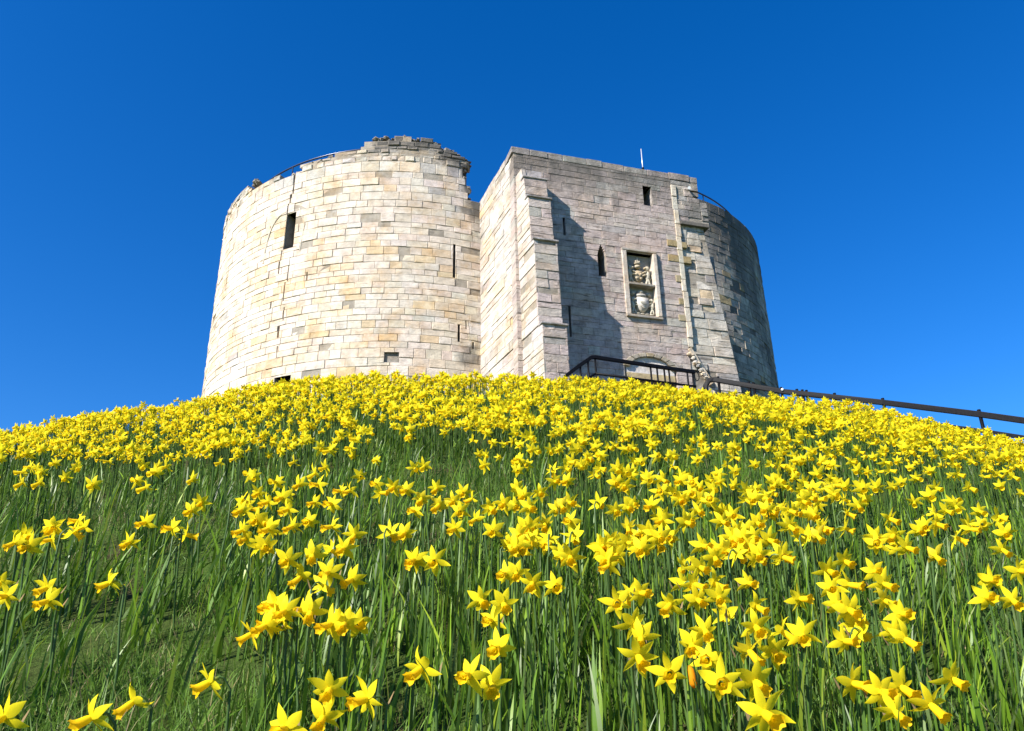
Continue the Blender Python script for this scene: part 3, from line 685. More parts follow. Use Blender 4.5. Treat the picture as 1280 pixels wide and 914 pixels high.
# ------------------------------------------------------------------ daffodils
YEL = np.array([.95, .79, .018]); YEL2 = np.array([.95, .83, .03]); ORG = np.array([.93, .48, .005]); GRN = np.array([.075, .14, .035])
def daffodil_parts(r, hi=True, h=.33, worn=0.0):
    """arrays for one bloom facing -Y, tilted down, head centre above the root; returns dict part -> (V, F, col)"""
    pitch = R(r.uniform(6, 42)) + worn * .4; reflex = R(r.uniform(2, 38)); roll = r.uniform(0, math.pi / 3)
    a = np.array([0, -math.cos(pitch), -math.sin(pitch)]); X = np.array([1., 0, 0]); Y = np.cross(a, X)
    head = np.array([r.uniform(-.01, .01), -.035, h])
    to = lambda p: head + p[:, :1] * X + p[:, 1:2] * Y + p[:, 2:3] * a
    out = {}
    # tepals
    ss = np.array([0, .14, .32, .52, .72, .88, 1.0]) if hi else np.array([0, .35, .7, 1.0])
    V, F, C = [], [], []
    for k in range(6):
        L_ = .038 * r.uniform(.84, 1.12) * (1 - worn * r.uniform(0, .5)); W = .0078 * r.uniform(.85, 1.15) * (1.0 if k % 2 else 1.18); ang = roll + k * math.pi / 3 + r.uniform(-.1, .1)
        rf = reflex + r.uniform(-.22, .22); curl = r.uniform(-.6, .6) + worn * r.uniform(-1.5, 1.5); tw = r.uniform(-.7, .7) * (1 + worn)
        base = len(V)
        for s_ in ss:
            w = W * (np.sin(math.pi * min(1, s_ * .93 + .07) ** .78) ** .95 if 0 < s_ < 1 else (.45 if s_ == 0 else .03))
            th = rf + curl * (s_ - .4) * s_
            rr_ = .004 + s_ * L_ * math.cos(th); zz_ = -.001 - s_ * L_ * math.sin(th) - (.0012 if k % 2 else 0)
            for q in (-1, 0, 1):
                t_ = tw * s_; x = q * w * math.cos(t_); dz = q * w * math.sin(t_) + (.0022 * math.sin(math.pi * s_) if q == 0 else 0)
                V.append([rr_ * math.cos(ang) - x * math.sin(ang), rr_ * math.sin(ang) + x * math.cos(ang), zz_ + dz])
                cc = (YEL * (1 - .25 * s_) + YEL2 * .25 * s_) * (1 if q else .94); C.append(cc * (1 - worn * s_ * .8) + np.array([.40, .24, .06]) * worn * s_ * .8)
        for i_ in range(len(ss) - 1):
            for q in (0, 1): F.append([base + i_ * 3 + q, base + i_ * 3 + q + 1, base + i_ * 3 + 3 + q + 1, base + i_ * 3 + 3 + q])
    out["petals"] = (to(np.array(V)), np.array(F), np.array(C))
    # trumpet
    n = 18 if hi else 7
    prof = [(.0045, -.003), (.0066, .004), (.0072, .012), (.0078, .020), (.0092, .026), (.0122, .030)] if hi else [(.005, -.002), (.0075, .012), (.0122, .029)]
    k_ = r.uniform(.88, 1.15); V, F, C = [], [], []; ph = r.uniform(0, 6.28)
    for (pr, pz) in prof:
        f = max(0, (pz - .018) / .012)
        for j in range(n):
            t = 2 * math.pi * j / n; fr = 1 + f * (.13 * math.sin(6 * t + ph) + r.uniform(-.06, .06) * (1 if hi else 0))
            V.append([pr * fr * math.cos(t), pr * fr * math.sin(t), pz * k_ + f * .0025 * math.sin(6 * t + ph + 1)])
            mx = min(1, max(0, pz / .026)); mx *= .64 if hi else .36; C.append(YEL * (1 - mx) + ORG * mx)
    for i_ in range(len(prof) - 1):
        for j in range(n): F.append([i_ * n + j, i_ * n + (j + 1) % n, (i_ + 1) * n + (j + 1) % n, (i_ + 1) * n + j])
    if hi:                                           # orange inside: an inner skin, stamens in the throat
        b0 = len(V)
        for (pr, pz) in ((.0030, .024), (.0034, .021), (.0026, .017), (.0020, .010), (.0012, .004)):
            for j in range(n):
                t = 2 * math.pi * j / n; f = max(0, (pz - .018) / .012); fr = 1 + f * .13 * math.sin(6 * t + ph)
                V.append([pr * fr * math.cos(t), pr * fr * math.sin(t), pz * k_ + f * .0025 * math.sin(6 * t + ph + 1)]); C.append(YEL)
        for i_ in range(4):
            for j in range(n): F.append([b0 + i_ * n + j, b0 + i_ * n + (j + 1) % n, b0 + (i_ + 1) * n + (j + 1) % n, b0 + (i_ + 1) * n + j])
    out["trumpet"] = (to(np.array(V)), np.array(F), np.array(C))
    # stem with bent neck
    bk = head - a * .020; lean = r.uniform(-.03, .03)
    pts = [np.array([lean * 1.2, .03 * r.uniform(.2, 1.2), -.02]), np.array([lean * .8, .015, h * .35]), np.array([lean * .3, .004, h * .7]), np.array([bk[0] * .5, bk[1] * .1 + .004, h - .012]), bk * .5 + np.array([bk[0] * .5, bk[1] * .18, h + .004]) * .5, bk, head - a * .001] if hi else \
          [np.array([lean, .02, -.02]), np.array([lean * .4, .006, h * .6]), np.array([0, .0, h - .004]), bk, head]
    rad_ = [.0034, .0032, .0030, .0028, .0024, .0030, .0046] if hi else [.0036, .0034, .003, .0026, .003]
    ns = 6 if hi else 3; V, F, C = [], [], []
    pts = np.array(pts)
    for k, p in enumerate(pts):
        t = pts[min(k + 1, len(pts) - 1)] - pts[max(k - 1, 0)]; t = t / np.linalg.norm(t)
        x = np.array([1., 0, 0]); x = x - t * x.dot(t); x /= np.linalg.norm(x); y = np.cross(t, x)
        for j in range(ns):
            g = 2 * math.pi * j / ns; V.append(p + rad_[k] * (x * math.cos(g) + y * math.sin(g)))
            C.append(GRN * (1.0 if k < len(pts) - 2 else 1.6) * (1 + .0 * j) if k < len(pts) - 1 else np.array([.55, .5, .03]))
    for k in range(len(pts) - 1):
        for j in range(ns): F.append([k * ns + j, k * ns + (j + 1) % ns, (k + 1) * ns + (j + 1) % ns, (k + 1) * ns + j])
    out["stem"] = (np.array(V), np.array(F), np.array(C))
    if hi:                                           # papery spathe at the bend
        V, F, C = [], [], []
        b_ = pts[3]
        for s_ in (0, .4, .8, 1.0):
            for q in (-1, 1):
                V.append(b_ + np.array([q * .0032 * (1 - s_ * .9) * (1 + s_), .003 + .012 * s_, .012 + .022 * s_ - .01])); C.append([.34, .24, .12])
        for k in range(3): F.append([k * 2, k * 2 + 1, k * 2 + 3, k * 2 + 2])
        out["spathe"] = (np.array(V), np.array(F), np.array(C))
    out["head"] = head
    return out

FLOWERS = """-0.38,1.42,0.34 0.41,1.46,0.35 -0.33,1.50,0.36 -0.34,1.51,0.31 -0.27,1.53,0.33 -0.09,1.55,0.36 -0.05,1.60,0.32 0.28,1.59,0.35 -0.72,1.46,0.34 -0.56,1.55,0.35 0.23,1.63,0.36 0.38,1.62,0.32 -0.19,1.66,0.32 -0.86,1.45,0.35 -0.04,1.68,0.35 0.68,1.58,0.30 0.46,1.67,0.30 -0.72,1.61,0.29 0.39,1.75,0.36 0.69,1.65,0.30 0.26,1.78,0.33 0.39,1.76,0.30 0.77,1.63,0.29 0.66,1.70,0.29 0.74,1.67,0.30 0.37,1.80,0.31 0.49,1.80,0.30 -0.03,1.87,0.36 0.51,1.80,0.35 -0.38,1.84,0.33 0.26,1.87,0.32 0.85,1.69,0.31 -0.41,1.84,0.33 -0.46,1.85,0.35 0.55,1.83,0.29 0.23,1.91,0.35 -0.36,1.89,0.31 -0.52,1.86,0.35 -0.06,1.93,0.30 -0.56,1.86,0.32 0.62,1.84,0.32 -0.56,1.89,0.31 0.59,1.88,0.31 0.82,1.79,0.34 -0.54,1.91,0.31 -0.60,1.89,0.29 0.47,1.93,0.36 0.36,1.96,0.33 -0.56,1.92,0.34 -0.58,1.94,0.33 0.73,1.89,0.29 0.30,2.00,0.34 -0.51,1.97,0.31 0.76,1.91,0.35 0.28,2.04,0.32 0.44,2.02,0.32 -0.09,2.07,0.29 0.50,2.01,0.29 0.57,1.99,0.32 0.78,1.92,0.30 0.04,2.08,0.33 0.44,2.04,0.35 0.78,1.94,0.31 0.42,2.07,0.34 -0.00,2.12,0.34 0.69,2.02,0.33 0.87,1.95,0.29 0.10,2.14,0.30 -0.49,2.09,0.32 -0.49,2.13,0.34 0.91,1.98,0.32 -0.22,2.18,0.35 0.48,2.13,0.36 0.51,2.13,0.32 -0.03,2.20,0.31 0.80,2.08,0.30 -0.44,2.19,0.30 0.61,2.17,0.31 0.25,2.24,0.32 0.91,2.06,0.32 0.15,2.25,0.34 -0.00,2.27,0.36 0.54,2.21,0.36 0.25,2.26,0.33 0.46,2.23,0.33 -0.62,2.20,0.35 0.93,2.09,0.35 -0.56,2.23,0.35 0.01,2.30,0.34 0.35,2.27,0.36 0.82,2.16,0.31 -0.59,2.24,0.29 0.13,2.31,0.32 -0.29,2.31,0.31 0.87,2.16,0.32 -1.04,2.09,0.34 0.25,2.32,0.34 -0.29,2.32,0.30 0.25,2.32,0.35 0.35,2.31,0.35 -1.16,2.04,0.32 0.67,2.25,0.36 0.25,2.33,0.33 -1.24,2.00,0.35 0.62,2.28,0.35 0.29,2.34,0.32 0.95,2.18,0.35 0.74,2.27,0.35 0.85,2.23,0.33 1.22,2.05,0.34 0.13,2.38,0.31 1.18,2.09,0.33 0.54,2.34,0.35 -0.50,2.35,0.33 0.01,2.40,0.31 0.01,2.41,0.35 0.61,2.34,0.34 0.29,2.41,0.31 0.59,2.36,0.33 0.10,2.44,0.33 0.76,2.32,0.34 0.43,2.41,0.35 0.09,2.45,0.31 0.61,2.37,0.33 -0.07,2.45,0.35 -1.22,2.13,0.32 0.03,2.46,0.36 0.04,2.46,0.31 -0.02,2.47,0.30 0.18,2.47,0.33 0.34,2.45,0.32 -1.32,2.10,0.35 0.42,2.44,0.35 -0.34,2.46,0.34 -0.01,2.49,0.29 0.29,2.47,0.32 0.67,2.40,0.36 0.65,2.41,0.33 0.69,2.40,0.33 0.71,2.40,0.30 0.65,2.43,0.35 -0.56,2.46,0.29 1.26,2.19,0.34 -0.75,2.42,0.32 0.44,2.49,0.30 -0.39,2.50,0.33 0.32,2.54,0.29 0.45,2.53,0.31 -0.77,2.45,0.31 0.05,2.57,0.29 -0.76,2.46,0.36 -0.51,2.54,0.31 0.36,2.57,0.33 0.97,2.41,0.30 0.74,2.51,0.33 0.49,2.58,0.30 0.70,2.54,0.34 -0.77,2.52,0.34 0.18,2.63,0.33 -0.59,2.57,0.33 0.43,2.60,0.31 0.79,2.52,0.32 -0.20,2.64,0.30 0.40,2.61,0.29 0.71,2.55,0.30 -0.86,2.52,0.34 0.50,2.62,0.29 1.08,2.43,0.35 -0.85,2.53,0.31 1.22,2.37,0.34 1.16,2.41,0.35 -0.72,2.58,0.33 0.48,2.63,0.34 0.94,2.51,0.34 0.16,2.70,0.36 1.10,2.47,0.36 0.34,2.69,0.35 -1.07,2.49,0.36 0.06,2.71,0.29 0.05,2.72,0.35 1.42,2.32,0.33 -0.26,2.71,0.36 0.88,2.58,0.35 0.10,2.73,0.29 0.93,2.58,0.32 0.93,2.59,0.32 1.17,2.50,0.36 -0.69,2.67,0.32 0.99,2.59,0.35 0.99,2.60,0.34 -0.14,2.78,0.29 0.58,2.72,0.31 -0.84,2.67,0.32 0.70,2.71,0.32 0.77,2.69,0.30 1.19,2.54,0.31 -0.04,2.80,0.34 -0.33,2.79,0.36 -0.87,2.67,0.33 0.40,2.81,0.33 0.48,2.81,0.34 0.52,2.81,0.30 0.61,2.79,0.30 -0.09,2.86,0.31 -1.09,2.66,0.29 -0.36,2.85,0.30 0.03,2.87,0.35 -0.94,2.72,0.35 0.86,2.74,0.36 -1.25,2.60,0.29 -1.53,2.45,0.35 0.15,2.88,0.30 0.93,2.73,0.31 -0.20,2.88,0.29 -1.50,2.48,0.33 0.94,2.74,0.36 -0.80,2.79,0.33 0.84,2.78,0.30 0.20,2.90,0.32 -1.15,2.68,0.31 -0.66,2.85,0.33 -1.23,2.65,0.34 0.70,2.84,0.36 0.77,2.83,0.31 -0.16,2.94,0.32 0.31,2.93,0.31 1.12,2.73,0.31 -0.00,2.96,0.29 -1.12,2.74,0.35 -0.23,2.95,0.31 -1.55,2.53,0.35 0.44,2.94,0.31 0.76,2.88,0.31 0.74,2.89,0.30 0.67,2.91,0.30 1.53,2.56,0.32 -0.85,2.88,0.35 0.92,2.86,0.32 0.99,2.84,0.33 -0.96,2.86,0.32 1.28,2.74,0.35 -1.46,2.65,0.32 0.92,2.88,0.31 -0.62,2.96,0.35 -0.30,3.02,0.34 -0.51,3.00,0.33 0.70,2.97,0.33 0.88,2.92,0.35 -0.42,3.04,0.33 -1.46,2.70,0.32 -1.00,2.90,0.34 -0.92,2.94,0.32 0.93,2.93,0.35 -0.20,3.07,0.31 0.67,3.00,0.34 -0.47,3.05,0.34 0.10,3.08,0.31 0.63,3.02,0.31 1.08,2.89,0.31 -1.55,2.68,0.29 0.64,3.03,0.31 -0.54,3.06,0.35 1.06,2.92,0.35 -1.56,2.69,0.33 0.16,3.10,0.35 1.08,2.92,0.30 1.44,2.75,0.34 1.53,2.71,0.34 0.02,3.12,0.30 -1.51,2.73,0.30 0.97,2.96,0.30 1.49,2.74,0.30 -0.77,3.03,0.29 0.40,3.10,0.35 -1.51,2.75,0.33 1.42,2.79,0.32 1.63,2.69,0.34 -1.58,2.72,0.31 0.88,3.02,0.32 1.25,2.90,0.35 0.21,3.16,0.34 1.01,3.01,0.30 1.42,2.84,0.29 1.11,2.98,0.35 1.22,2.94,0.31 0.01,3.19,0.30 -1.18,2.97,0.32 -0.99,3.04,0.33 -0.69,3.12,0.31 0.58,3.14,0.31 0.66,3.13,0.36 -1.03,3.03,0.29 -0.78,3.11,0.34 -0.86,3.12,0.34 0.74,3.15,0.33 1.10,3.04,0.31 0.16,3.25,0.36 0.45,3.22,0.31 0.72,3.18,0.34 0.61,3.22,0.34 0.90,3.16,0.35 1.15,3.08,0.33 -0.94,3.16,0.34 -0.88,3.18,0.29 0.42,3.27,0.36 0.45,3.28,0.35 1.66,2.88,0.33 -0.79,3.23,0.36 0.66,3.26,0.30 1.14,3.13,0.34 1.52,2.97,0.33 0.55,3.30,0.33 1.63,2.93,0.31 0.63,3.30,0.30 0.81,3.26,0.33 0.01,3.38,0.29 1.24,3.15,0.34 -0.66,3.34,0.31 -0.11,3.41,0.31 -0.38,3.40,0.32 0.97,3.28,0.32 0.52,3.39,0.33 1.74,2.95,0.35 1.61,3.03,0.33 0.35,3.42,0.33 1.82,2.91,0.31 1.01,3.29,0.32 -0.44,3.42,0.31 1.25,3.22,0.29 1.22,3.23,0.35 1.23,3.24,0.36 1.28,3.22,0.33 0.60,3.42,0.33 1.31,3.22,0.32 0.32,3.47,0.29 0.52,3.44,0.33 0.21,3.48,0.30 0.91,3.38,0.35 -1.10,3.33,0.32 1.43,3.21,0.32 0.21,3.51,0.33 1.42,3.22,0.36 -1.48,3.22,0.33 1.13,3.36,0.35 -1.13,3.38,0.32 1.08,3.40,0.30 1.65,3.16,0.36 -1.69,3.15,0.36 0.29,3.56,0.31 -0.81,3.48,0.32 0.04,3.58,0.32 1.20,3.38,0.32 1.12,3.42,0.36 1.73,3.15,0.33 0.06,3.60,0.29 0.02,3.61,0.30 1.81,3.14,0.32 0.28,3.63,0.32 0.98,3.50,0.31 -1.37,3.37,0.31 0.42,3.62,0.30 0.31,3.64,0.34 -1.50,3.33,0.36 0.32,3.64,0.31 1.89,3.13,0.30 1.13,3.48,0.34 0.41,3.64,0.36 0.78,3.58,0.32 1.74,3.23,0.33 0.34,3.66,0.33 1.53,3.34,0.35 1.35,3.45,0.34 1.09,3.55,0.29 1.24,3.50,0.29 -1.62,3.38,0.32 0.61,3.70,0.34 -1.00,3.62,0.31 0.80,3.67,0.30 0.96,3.64,0.33 -0.84,3.68,0.35 0.90,3.66,0.29 1.21,3.58,0.30 1.70,3.38,0.29 -1.53,3.48,0.35 1.47,3.51,0.32 1.29,3.59,0.32 1.36,3.57,0.36 1.03,3.70,0.33 -2.04,3.30,0.35 0.69,3.81,0.35 -1.99,3.34,0.34 -0.95,3.79,0.33 0.32,3.90,0.35 0.76,3.84,0.35 1.43,3.66,0.29 1.56,3.61,0.31 1.49,3.64,0.31 0.59,3.90,0.30 -1.37,3.70,0.30 -0.79,3.87,0.32 1.84,3.53,0.32 1.95,3.47,0.34 1.76,3.58,0.33 0.11,4.00,0.33 0.60,3.97,0.35 0.55,4.00,0.34 -1.46,3.77,0.35 0.44,4.03,0.34 0.92,3.95,0.31 1.74,3.66,0.29 0.19,4.05,0.32 1.07,3.91,0.35 1.28,3.85,0.34 0.39,4.04,0.29 1.37,3.82,0.29 -1.76,3.70,0.31 1.34,3.87,0.32 1.00,3.99,0.35 1.35,3.90,0.31 0.85,4.07,0.30 1.27,3.97,0.31 1.23,3.98,0.30 -2.08,3.61,0.30 -1.56,3.87,0.33 1.60,3.86,0.35 0.40,4.18,0.34 0.26,4.21,0.30 2.06,3.71,0.34 1.92,3.79,0.30 1.17,4.10,0.34 2.23,3.63,0.31 1.35,4.06,0.32 1.82,3.87,0.32 0.76,4.23,0.31 1.59,3.99,0.32 1.59,4.00,0.33 1.60,4.01,0.36 0.74,4.27,0.32 1.53,4.06,0.36 1.46,4.11,0.31 1.81,3.97,0.29 -2.15,3.81,0.30 1.71,4.03,0.32 -2.27,3.76,0.30 2.07,3.88,0.32 -2.32,3.73,0.32 -2.13,3.85,0.31 1.87,3.99,0.33 1.54,4.13,0.31 1.54,4.13,0.30 1.46,4.22,0.31 1.13,4.32,0.30 1.50,4.22,0.29 2.29,3.89,0.30 2.39,3.83,0.32 -2.30,3.93,0.31 -2.00,4.12,0.29 1.35,4.38,0.30 1.85,4.23,0.32 -2.06,4.17,0.32 -2.00,4.21,0.30 2.07,4.20,0.29 2.26,4.12,0.35 1.60,4.42,0.32 1.78,4.39,0.30 1.47,4.57,0.29 2.21,4.35,0.30 -2.70,4.10,0.33 -2.44,4.27,0.31 1.46,4.72,0.29 2.59,4.23,0.36 -2.63,4.24,0.33 -2.29,4.45,0.29 2.54,4.38,0.30 2.73,4.33,0.32 -2.67,4.51,0.32 2.68,4.51,0.32 -2.86,4.52,0.34 2.65,4.64,0.30"""
FL = np.array([[float(q) for q in p.split(",")] for p in FLOWERS.split()])      # x, y, head height above the turf
N_SINGLE = 300
r_ = np.random.default_rng(3)
protos = []
for k in range(24):
    d = daffodil_parts(r_, True, worn=(.0 if k < 20 else r_.uniform(.35, .8)))
    protos.append(({n_: quad_mesh("daffodil_" + n_, *d[n_], smooth=True, mat=M_PETAL if n_ != "stem" else M_LEAF) for n_ in ("petals", "trumpet", "stem", "spathe")}, d["head"]))
GROUP = "daffodils flowering on the slope of the mound"
LABELS = {
0: (-10, "daffodil at the bottom edge, leftmost of the low group left of centre"),
1: (12, "largest daffodil, at the bottom edge under the dense cluster on the right"),
2: (0, "star-shaped daffodil facing straight out, beside a larger side-facing bloom near the bottom"),
3: (-5, "daffodil cut by the bottom edge just below a star-shaped bloom"),
4: (-50, "big daffodil turned sideways with its trumpet to the left, low left of centre"),
5: (-25, "large daffodil overlapping a second bloom, low near the middle"),
6: (5, "daffodil tucked behind the right side of a larger overlapping bloom near the middle"),
7: (-10, "daffodil right of a slightly higher one, standing clear below the middle-right clump"),
8: (-52, "daffodil cut by the bottom edge, second from the lower left corner"),
9: (-62, "lone daffodil in side view over the short grass at lower left"),
10: (10, "daffodil left of a slightly lower one, standing clear at the foot of the clump"),
11: (-5, "left one of two large daffodils side by side above the largest bloom"),
12: (-38, "large daffodil with trumpet pointing down left, standing alone left of an overlapping pair"),
13: (-20, "daffodil half cut by the frame in the bottom left corner"),
14: (-15, "daffodil directly above the overlapping pair near the bottom middle"),
15: (8, "lowest daffodil of the row of six low on the right"),
16: (12, "right one of two large daffodils side by side above the largest bloom"),
17: (-45, "large daffodil with upswept petals above the short grass, lower left"),
19: (15, "second daffodil from the left in the row of six low on the right"),
22: (20, "second daffodil from the right in the row of six low on the right"),
23: (25, "leftmost daffodil of the row of six low on the right"),
24: (20, "upper middle daffodil of the row of six low on the right"),
27: (12, "right bloom of a small triangle of three daffodils near the middle"),
29: (0, "middle one of three daffodils side by side above the low group left of centre"),
31: (28, "rightmost and topmost daffodil of the row of six low on the right"),
32: (-40, "left one of three daffodils side by side above the low group left of centre"),
36: (22, "right one of three daffodils side by side above the low group left of centre"),
38: (-32, "lowest of three daffodils in a small triangle right of centre-left grass"),
45: (-70, "small daffodil peeping from leaves below the cluster left of centre"),
56: (25, "left bloom of a small triangle of three daffodils near the middle"),
60: (-10, "left bloom of a level pair right of centre"),
65: (35, "lone daffodil with trumpet to the right between two clumps on the right"),
67: (5, "right bloom of a level pair right of centre"),
70: (10, "lower right bloom of a loose group of three, with petals spread like a star"),
71: (0, "larger right bloom of a pair in the green gap near the middle"),
76: (-35, "lone daffodil right of the scattered group left of centre"),
93: (-30, "smaller left bloom of a pair in the green gap near the middle"),
95: (-72, "lone small daffodil in side view among sparse leaves, left"),
100: (-25, "lower bloom of a close pair standing above the short grass at left"),
103: (-15, "lower of two daffodils cut by the left edge"),
107: (60, "daffodil in side view with trumpet pointing right, right of the large clump"),
109: (-8, "right bloom of the pair below a single daffodil near the right edge"),
111: (0, "left bloom of the pair below a single daffodil near the right edge"),
125: (-30, "upper bloom of a close pair standing above the short grass at left"),
131: (-20, "upper of two daffodils cut by the left edge"),
142: (0, "small daffodil facing straight out above a pair near the right edge"),
180: (5, "daffodil cut by the right edge above a pair of blooms"),
209: (-10, "lone small daffodil above the sparse leaves at left")}
PLACE = [('high', 'left', 'alone'), ('high', 'left', 'clump'), ('high', 'left of centre', 'alone'), ('high', 'left of centre', 'clump'), ('high', 'left of centre', 'pair'), ('high', 'right', 'alone'), ('high', 'right', 'clump'), ('high', 'right', 'pair'), ('high', 'right of centre', 'alone'), ('high', 'right of centre', 'clump'), ('high', 'right of centre', 'pair'), ('low', 'far right', 'clump'), ('low', 'far right', 'pair'), ('low', 'left of centre', 'alone'), ('low', 'left of centre', 'clump'), ('low', 'left of centre', 'pair'), ('low', 'right', 'alone'), ('low', 'right', 'clump'), ('low', 'right', 'pair'), ('low', 'right of centre', 'alone'), ('low', 'right of centre', 'clump'), ('low', 'right of centre', 'pair'), ('middle', 'far right', 'alone'), ('middle', 'far right', 'clump'), ('middle', 'far right', 'pair'), ('middle', 'left', 'alone'), ('middle', 'left', 'clump'), ('middle', 'left', 'pair'), ('middle', 'left of centre', 'alone'), ('middle', 'left of centre', 'clump'), ('middle', 'left of centre', 'pair'), ('middle', 'right', 'clump'), ('middle', 'right', 'pair'), ('middle', 'right of centre', 'alone'), ('middle', 'right of centre', 'clump'), ('middle', 'right of centre', 'pair')]
WHERE = [-1, -1, -1, -1, -1, -1, -1, -1, -1, -1, -1, -1, -1, -1, -1, -1, -1, -1, 18, -1, 20, 17, -1, -1, -1, 17, 17, -1, 17, -1, 21, -1, -1, 14, 17, 21, -1, 14, -1, 14, 18, 14, 17, 12, 14, -1, 17, 19, 14, 14, 17, 21, 14, 17, 20, 17, -1, 18, 18, 17, -1, 17, 17, 20, 20, -1, 11, -1, 15, 15, -1, -1, 31, 17, 21, 17, -1, 16, 34, 12, 34, 34, 31, 34, 35, 28, 11, 28, 34, 34, 17, 13, 34, -1, 17, -1, 34, 30, 34, 34, -1, 31, 34, -1, 31, 34, 24, -1, 17, -1, 34, -1, 31, 29, 34, 34, 31, 34, 31, 34, 32, 34, 34, 31, 33, -1, 34, 34, 34, 33, 34, -1, 34, 30, 34, 34, 31, 31, 31, 31, 31, 30, -1, 30, 34, 30, 34, 34, 30, 34, 29, 28, 35, 32, 31, 34, 31, 29, 33, 28, 34, 32, 28, 34, 31, 27, 34, 24, 27, 22, 24, 28, 35, 31, 9, 24, 10, 26, 34, 10, -1, 2, 31, 35, 31, 31, 24, 28, 31, 31, 2, 35, 29, 31, 31, 23, 10, 2, 1, 9, 8, 10, 31, 8, 26, 4, 9, 1, 6, -1, 26, 10, 31, 4, 26, 6, 4, 32, 10, 26, 2, 25, 7, 6, 4, 8, 32, 10, 0, 3, 26, 10, 6, 6, 7, 24, 2, 6, 6, 1, 22, 26, 6, 4, 2, 4, 6, 6, 4, 26, 1, 4, 6, 4, 6, 2, 8, 9, 7, 26, 9, 2, 6, 26, 9, 7, 23, 23, 9, 26, 6, 23, 2, 10, 26, 23, 22, 26, 7, 5, 9, 6, 24, 6, 5, 9, 0, 0, 4, 9, 10, 1, 2, 4, 6, 6, 9, 10, 7, 10]
def label_for(i, x, y): 
    if i in LABELS: return LABELS[i][1]
    row, side, kind = PLACE[WHERE[i]]
    what = {'alone': 'lone yellow daffodil', 'pair': 'one of two close yellow daffodils', 'clump': 'yellow daffodil in a crowded clump'}[kind]
    size = {'high': 'small', 'middle': 'medium', 'low': 'large'}[row]
    spot = {'high': 'below the massed crest', 'middle': 'halfway up the leafy slope', 'low': 'among the nearest leaves'}[row]
    return size + ' ' + what + ' ' + spot + ', ' + side
def make_daffodil(k, loc, rz, sc, label):
    ms, head = protos[k]
    root = empty("daffodil", loc, rz); root.scale = (sc,) * 3; tag(root, label, "daffodil", GROUP)
    obj("stem", ms["stem"], None, root); pe = obj("petals", ms["petals"], None, root); obj("trumpet", ms["trumpet"], None, pe)
    if loc[1] < 2.2: obj("spathe", ms["spathe"], None, root)
    return root
yaws = np.clip(r_.normal(-6, 25, len(FL)) + .9 * np.degrees(np.arctan2(FL[:, 0], FL[:, 1])), -90, 80)
for i_, (x, y, h) in enumerate(FL[:N_SINGLE]):
    k = int(r_.integers(20)) if r_.random() < .95 else int(r_.integers(20, 24)); rz = R(LABELS[i_][0] if i_ in LABELS else yaws[i_]); sc = r_.uniform(.93, 1.10) * (1.22 if i_ in LABELS and 'largest' in LABELS[i_][1] else 1)
    if i_ not in LABELS and r_.random() < .06: rz += R(r_.uniform(110, 180))
    if i_ in LABELS: k = k % 20
    hd = protos[k][1] * sc; ox = hd[0] * math.cos(rz) - hd[1] * math.sin(rz); oy = hd[0] * math.sin(rz) + hd[1] * math.cos(rz)
    bx, by = x - ox, y - oy
    zb = float(gz(bx, by)); root = make_daffodil(k, (bx, by, zb), rz, sc, label_for(i_, x, y))
    # the bloom keeps its shape; only the stem is drawn longer or shorter
    hz = protos[k][1][2]; want = min(.42, max(.20, float(gz_smooth(x, y)) + h - zb)) / sc
    for ch in root.children:
        if ch.name.startswith('stem'): ch.scale.z = want / hz
        else: ch.location.z = want - hz

# one withered bud
bx_, by_ = .3516, 1.7734
bud = empty("daffodil_bud", (bx_, by_, float(gz(bx_, by_)))); tag(bud, "withered orange daffodil bud hanging below the nearest clump", "flower bud", GROUP)
b = MB(); b.tube([(0, .02, -.02), (.004, .008, .12), (.002, 0, .19), (0, -.008, .215), (0, -.016, .212)], .0028, 6, c=tuple(GRN)); b.build("stem", M_LEAF, bud, True)
b = MB(); b.tube([(0, -.014, .214), (.001, -.020, .206), (.002, -.022, .194), (.003, -.023, .180), (.004, -.022, .172)], .006, 8, c=(.80, .36, .01), radii=[.003, .0065, .0075, .0085, .003]); b.build("closed_petals", M_PETAL, bud, True)

# the rest of the drift: beyond counting, one mass
def sector(n, t0, t1, az=39, pw=.5):
    t = np.sqrt(t0 * t0 + (t1 * t1 - t0 * t0) * rng.random(n)); a = np.radians(rng.uniform(-az, az, n)); return t * np.sin(a), t * np.cos(a), t
def clumps(x, y, f, seed):
    q = np.random.default_rng(seed); v = 0
    for k in range(10):
        w = f * q.uniform(.5, 1.8); a, p = q.uniform(0, 6.28, 2); v = v + np.sin(w * (x * math.cos(a) + y * math.sin(a)) + p)
    return v / 3.2
xs, ys, ts = sector(17500, 3.9, 12.0)
az_ = np.degrees(np.arctan2(xs, ys))
dens = np.clip((ts - 3.3) / 1.7, .10, 1) * np.clip(.74 + .42 * clumps(xs, ys, 5.0, 2), .36, 1)
dens *= np.where(ts < 4.9, .42, np.where(ts > 5.8, .8, 1.0))
dens *= np.where((az_ < -22) & (ts < 5.6), .5, 1.0) * np.where((az_ > 22) & (ts < 6.5), .62, 1.0)
keep = rng.random(len(xs)) < dens
xs, ys, ts = xs[keep], ys[keep], ts[keep]
wx, wy, wt = sector(9000, 1.6, 13.0, 66)                     # the drift goes on to both sides
k3 = (np.abs(np.degrees(np.arctan2(wx, wy))) > 38.5) & (rng.random(len(wx)) < np.clip((wt - .8) / 4, .12, .8) * np.clip(.72 + .5 * clumps(wx, wy, 5.0, 2), .15, 1))
xs = np.concatenate([xs, wx[k3]]); ys = np.concatenate([ys, wy[k3]]); ts = np.concatenate([ts, wt[k3]])
bx = np.concatenate([FL[N_SINGLE:, 0], xs]); by = np.concatenate([FL[N_SINGLE:, 1], ys])
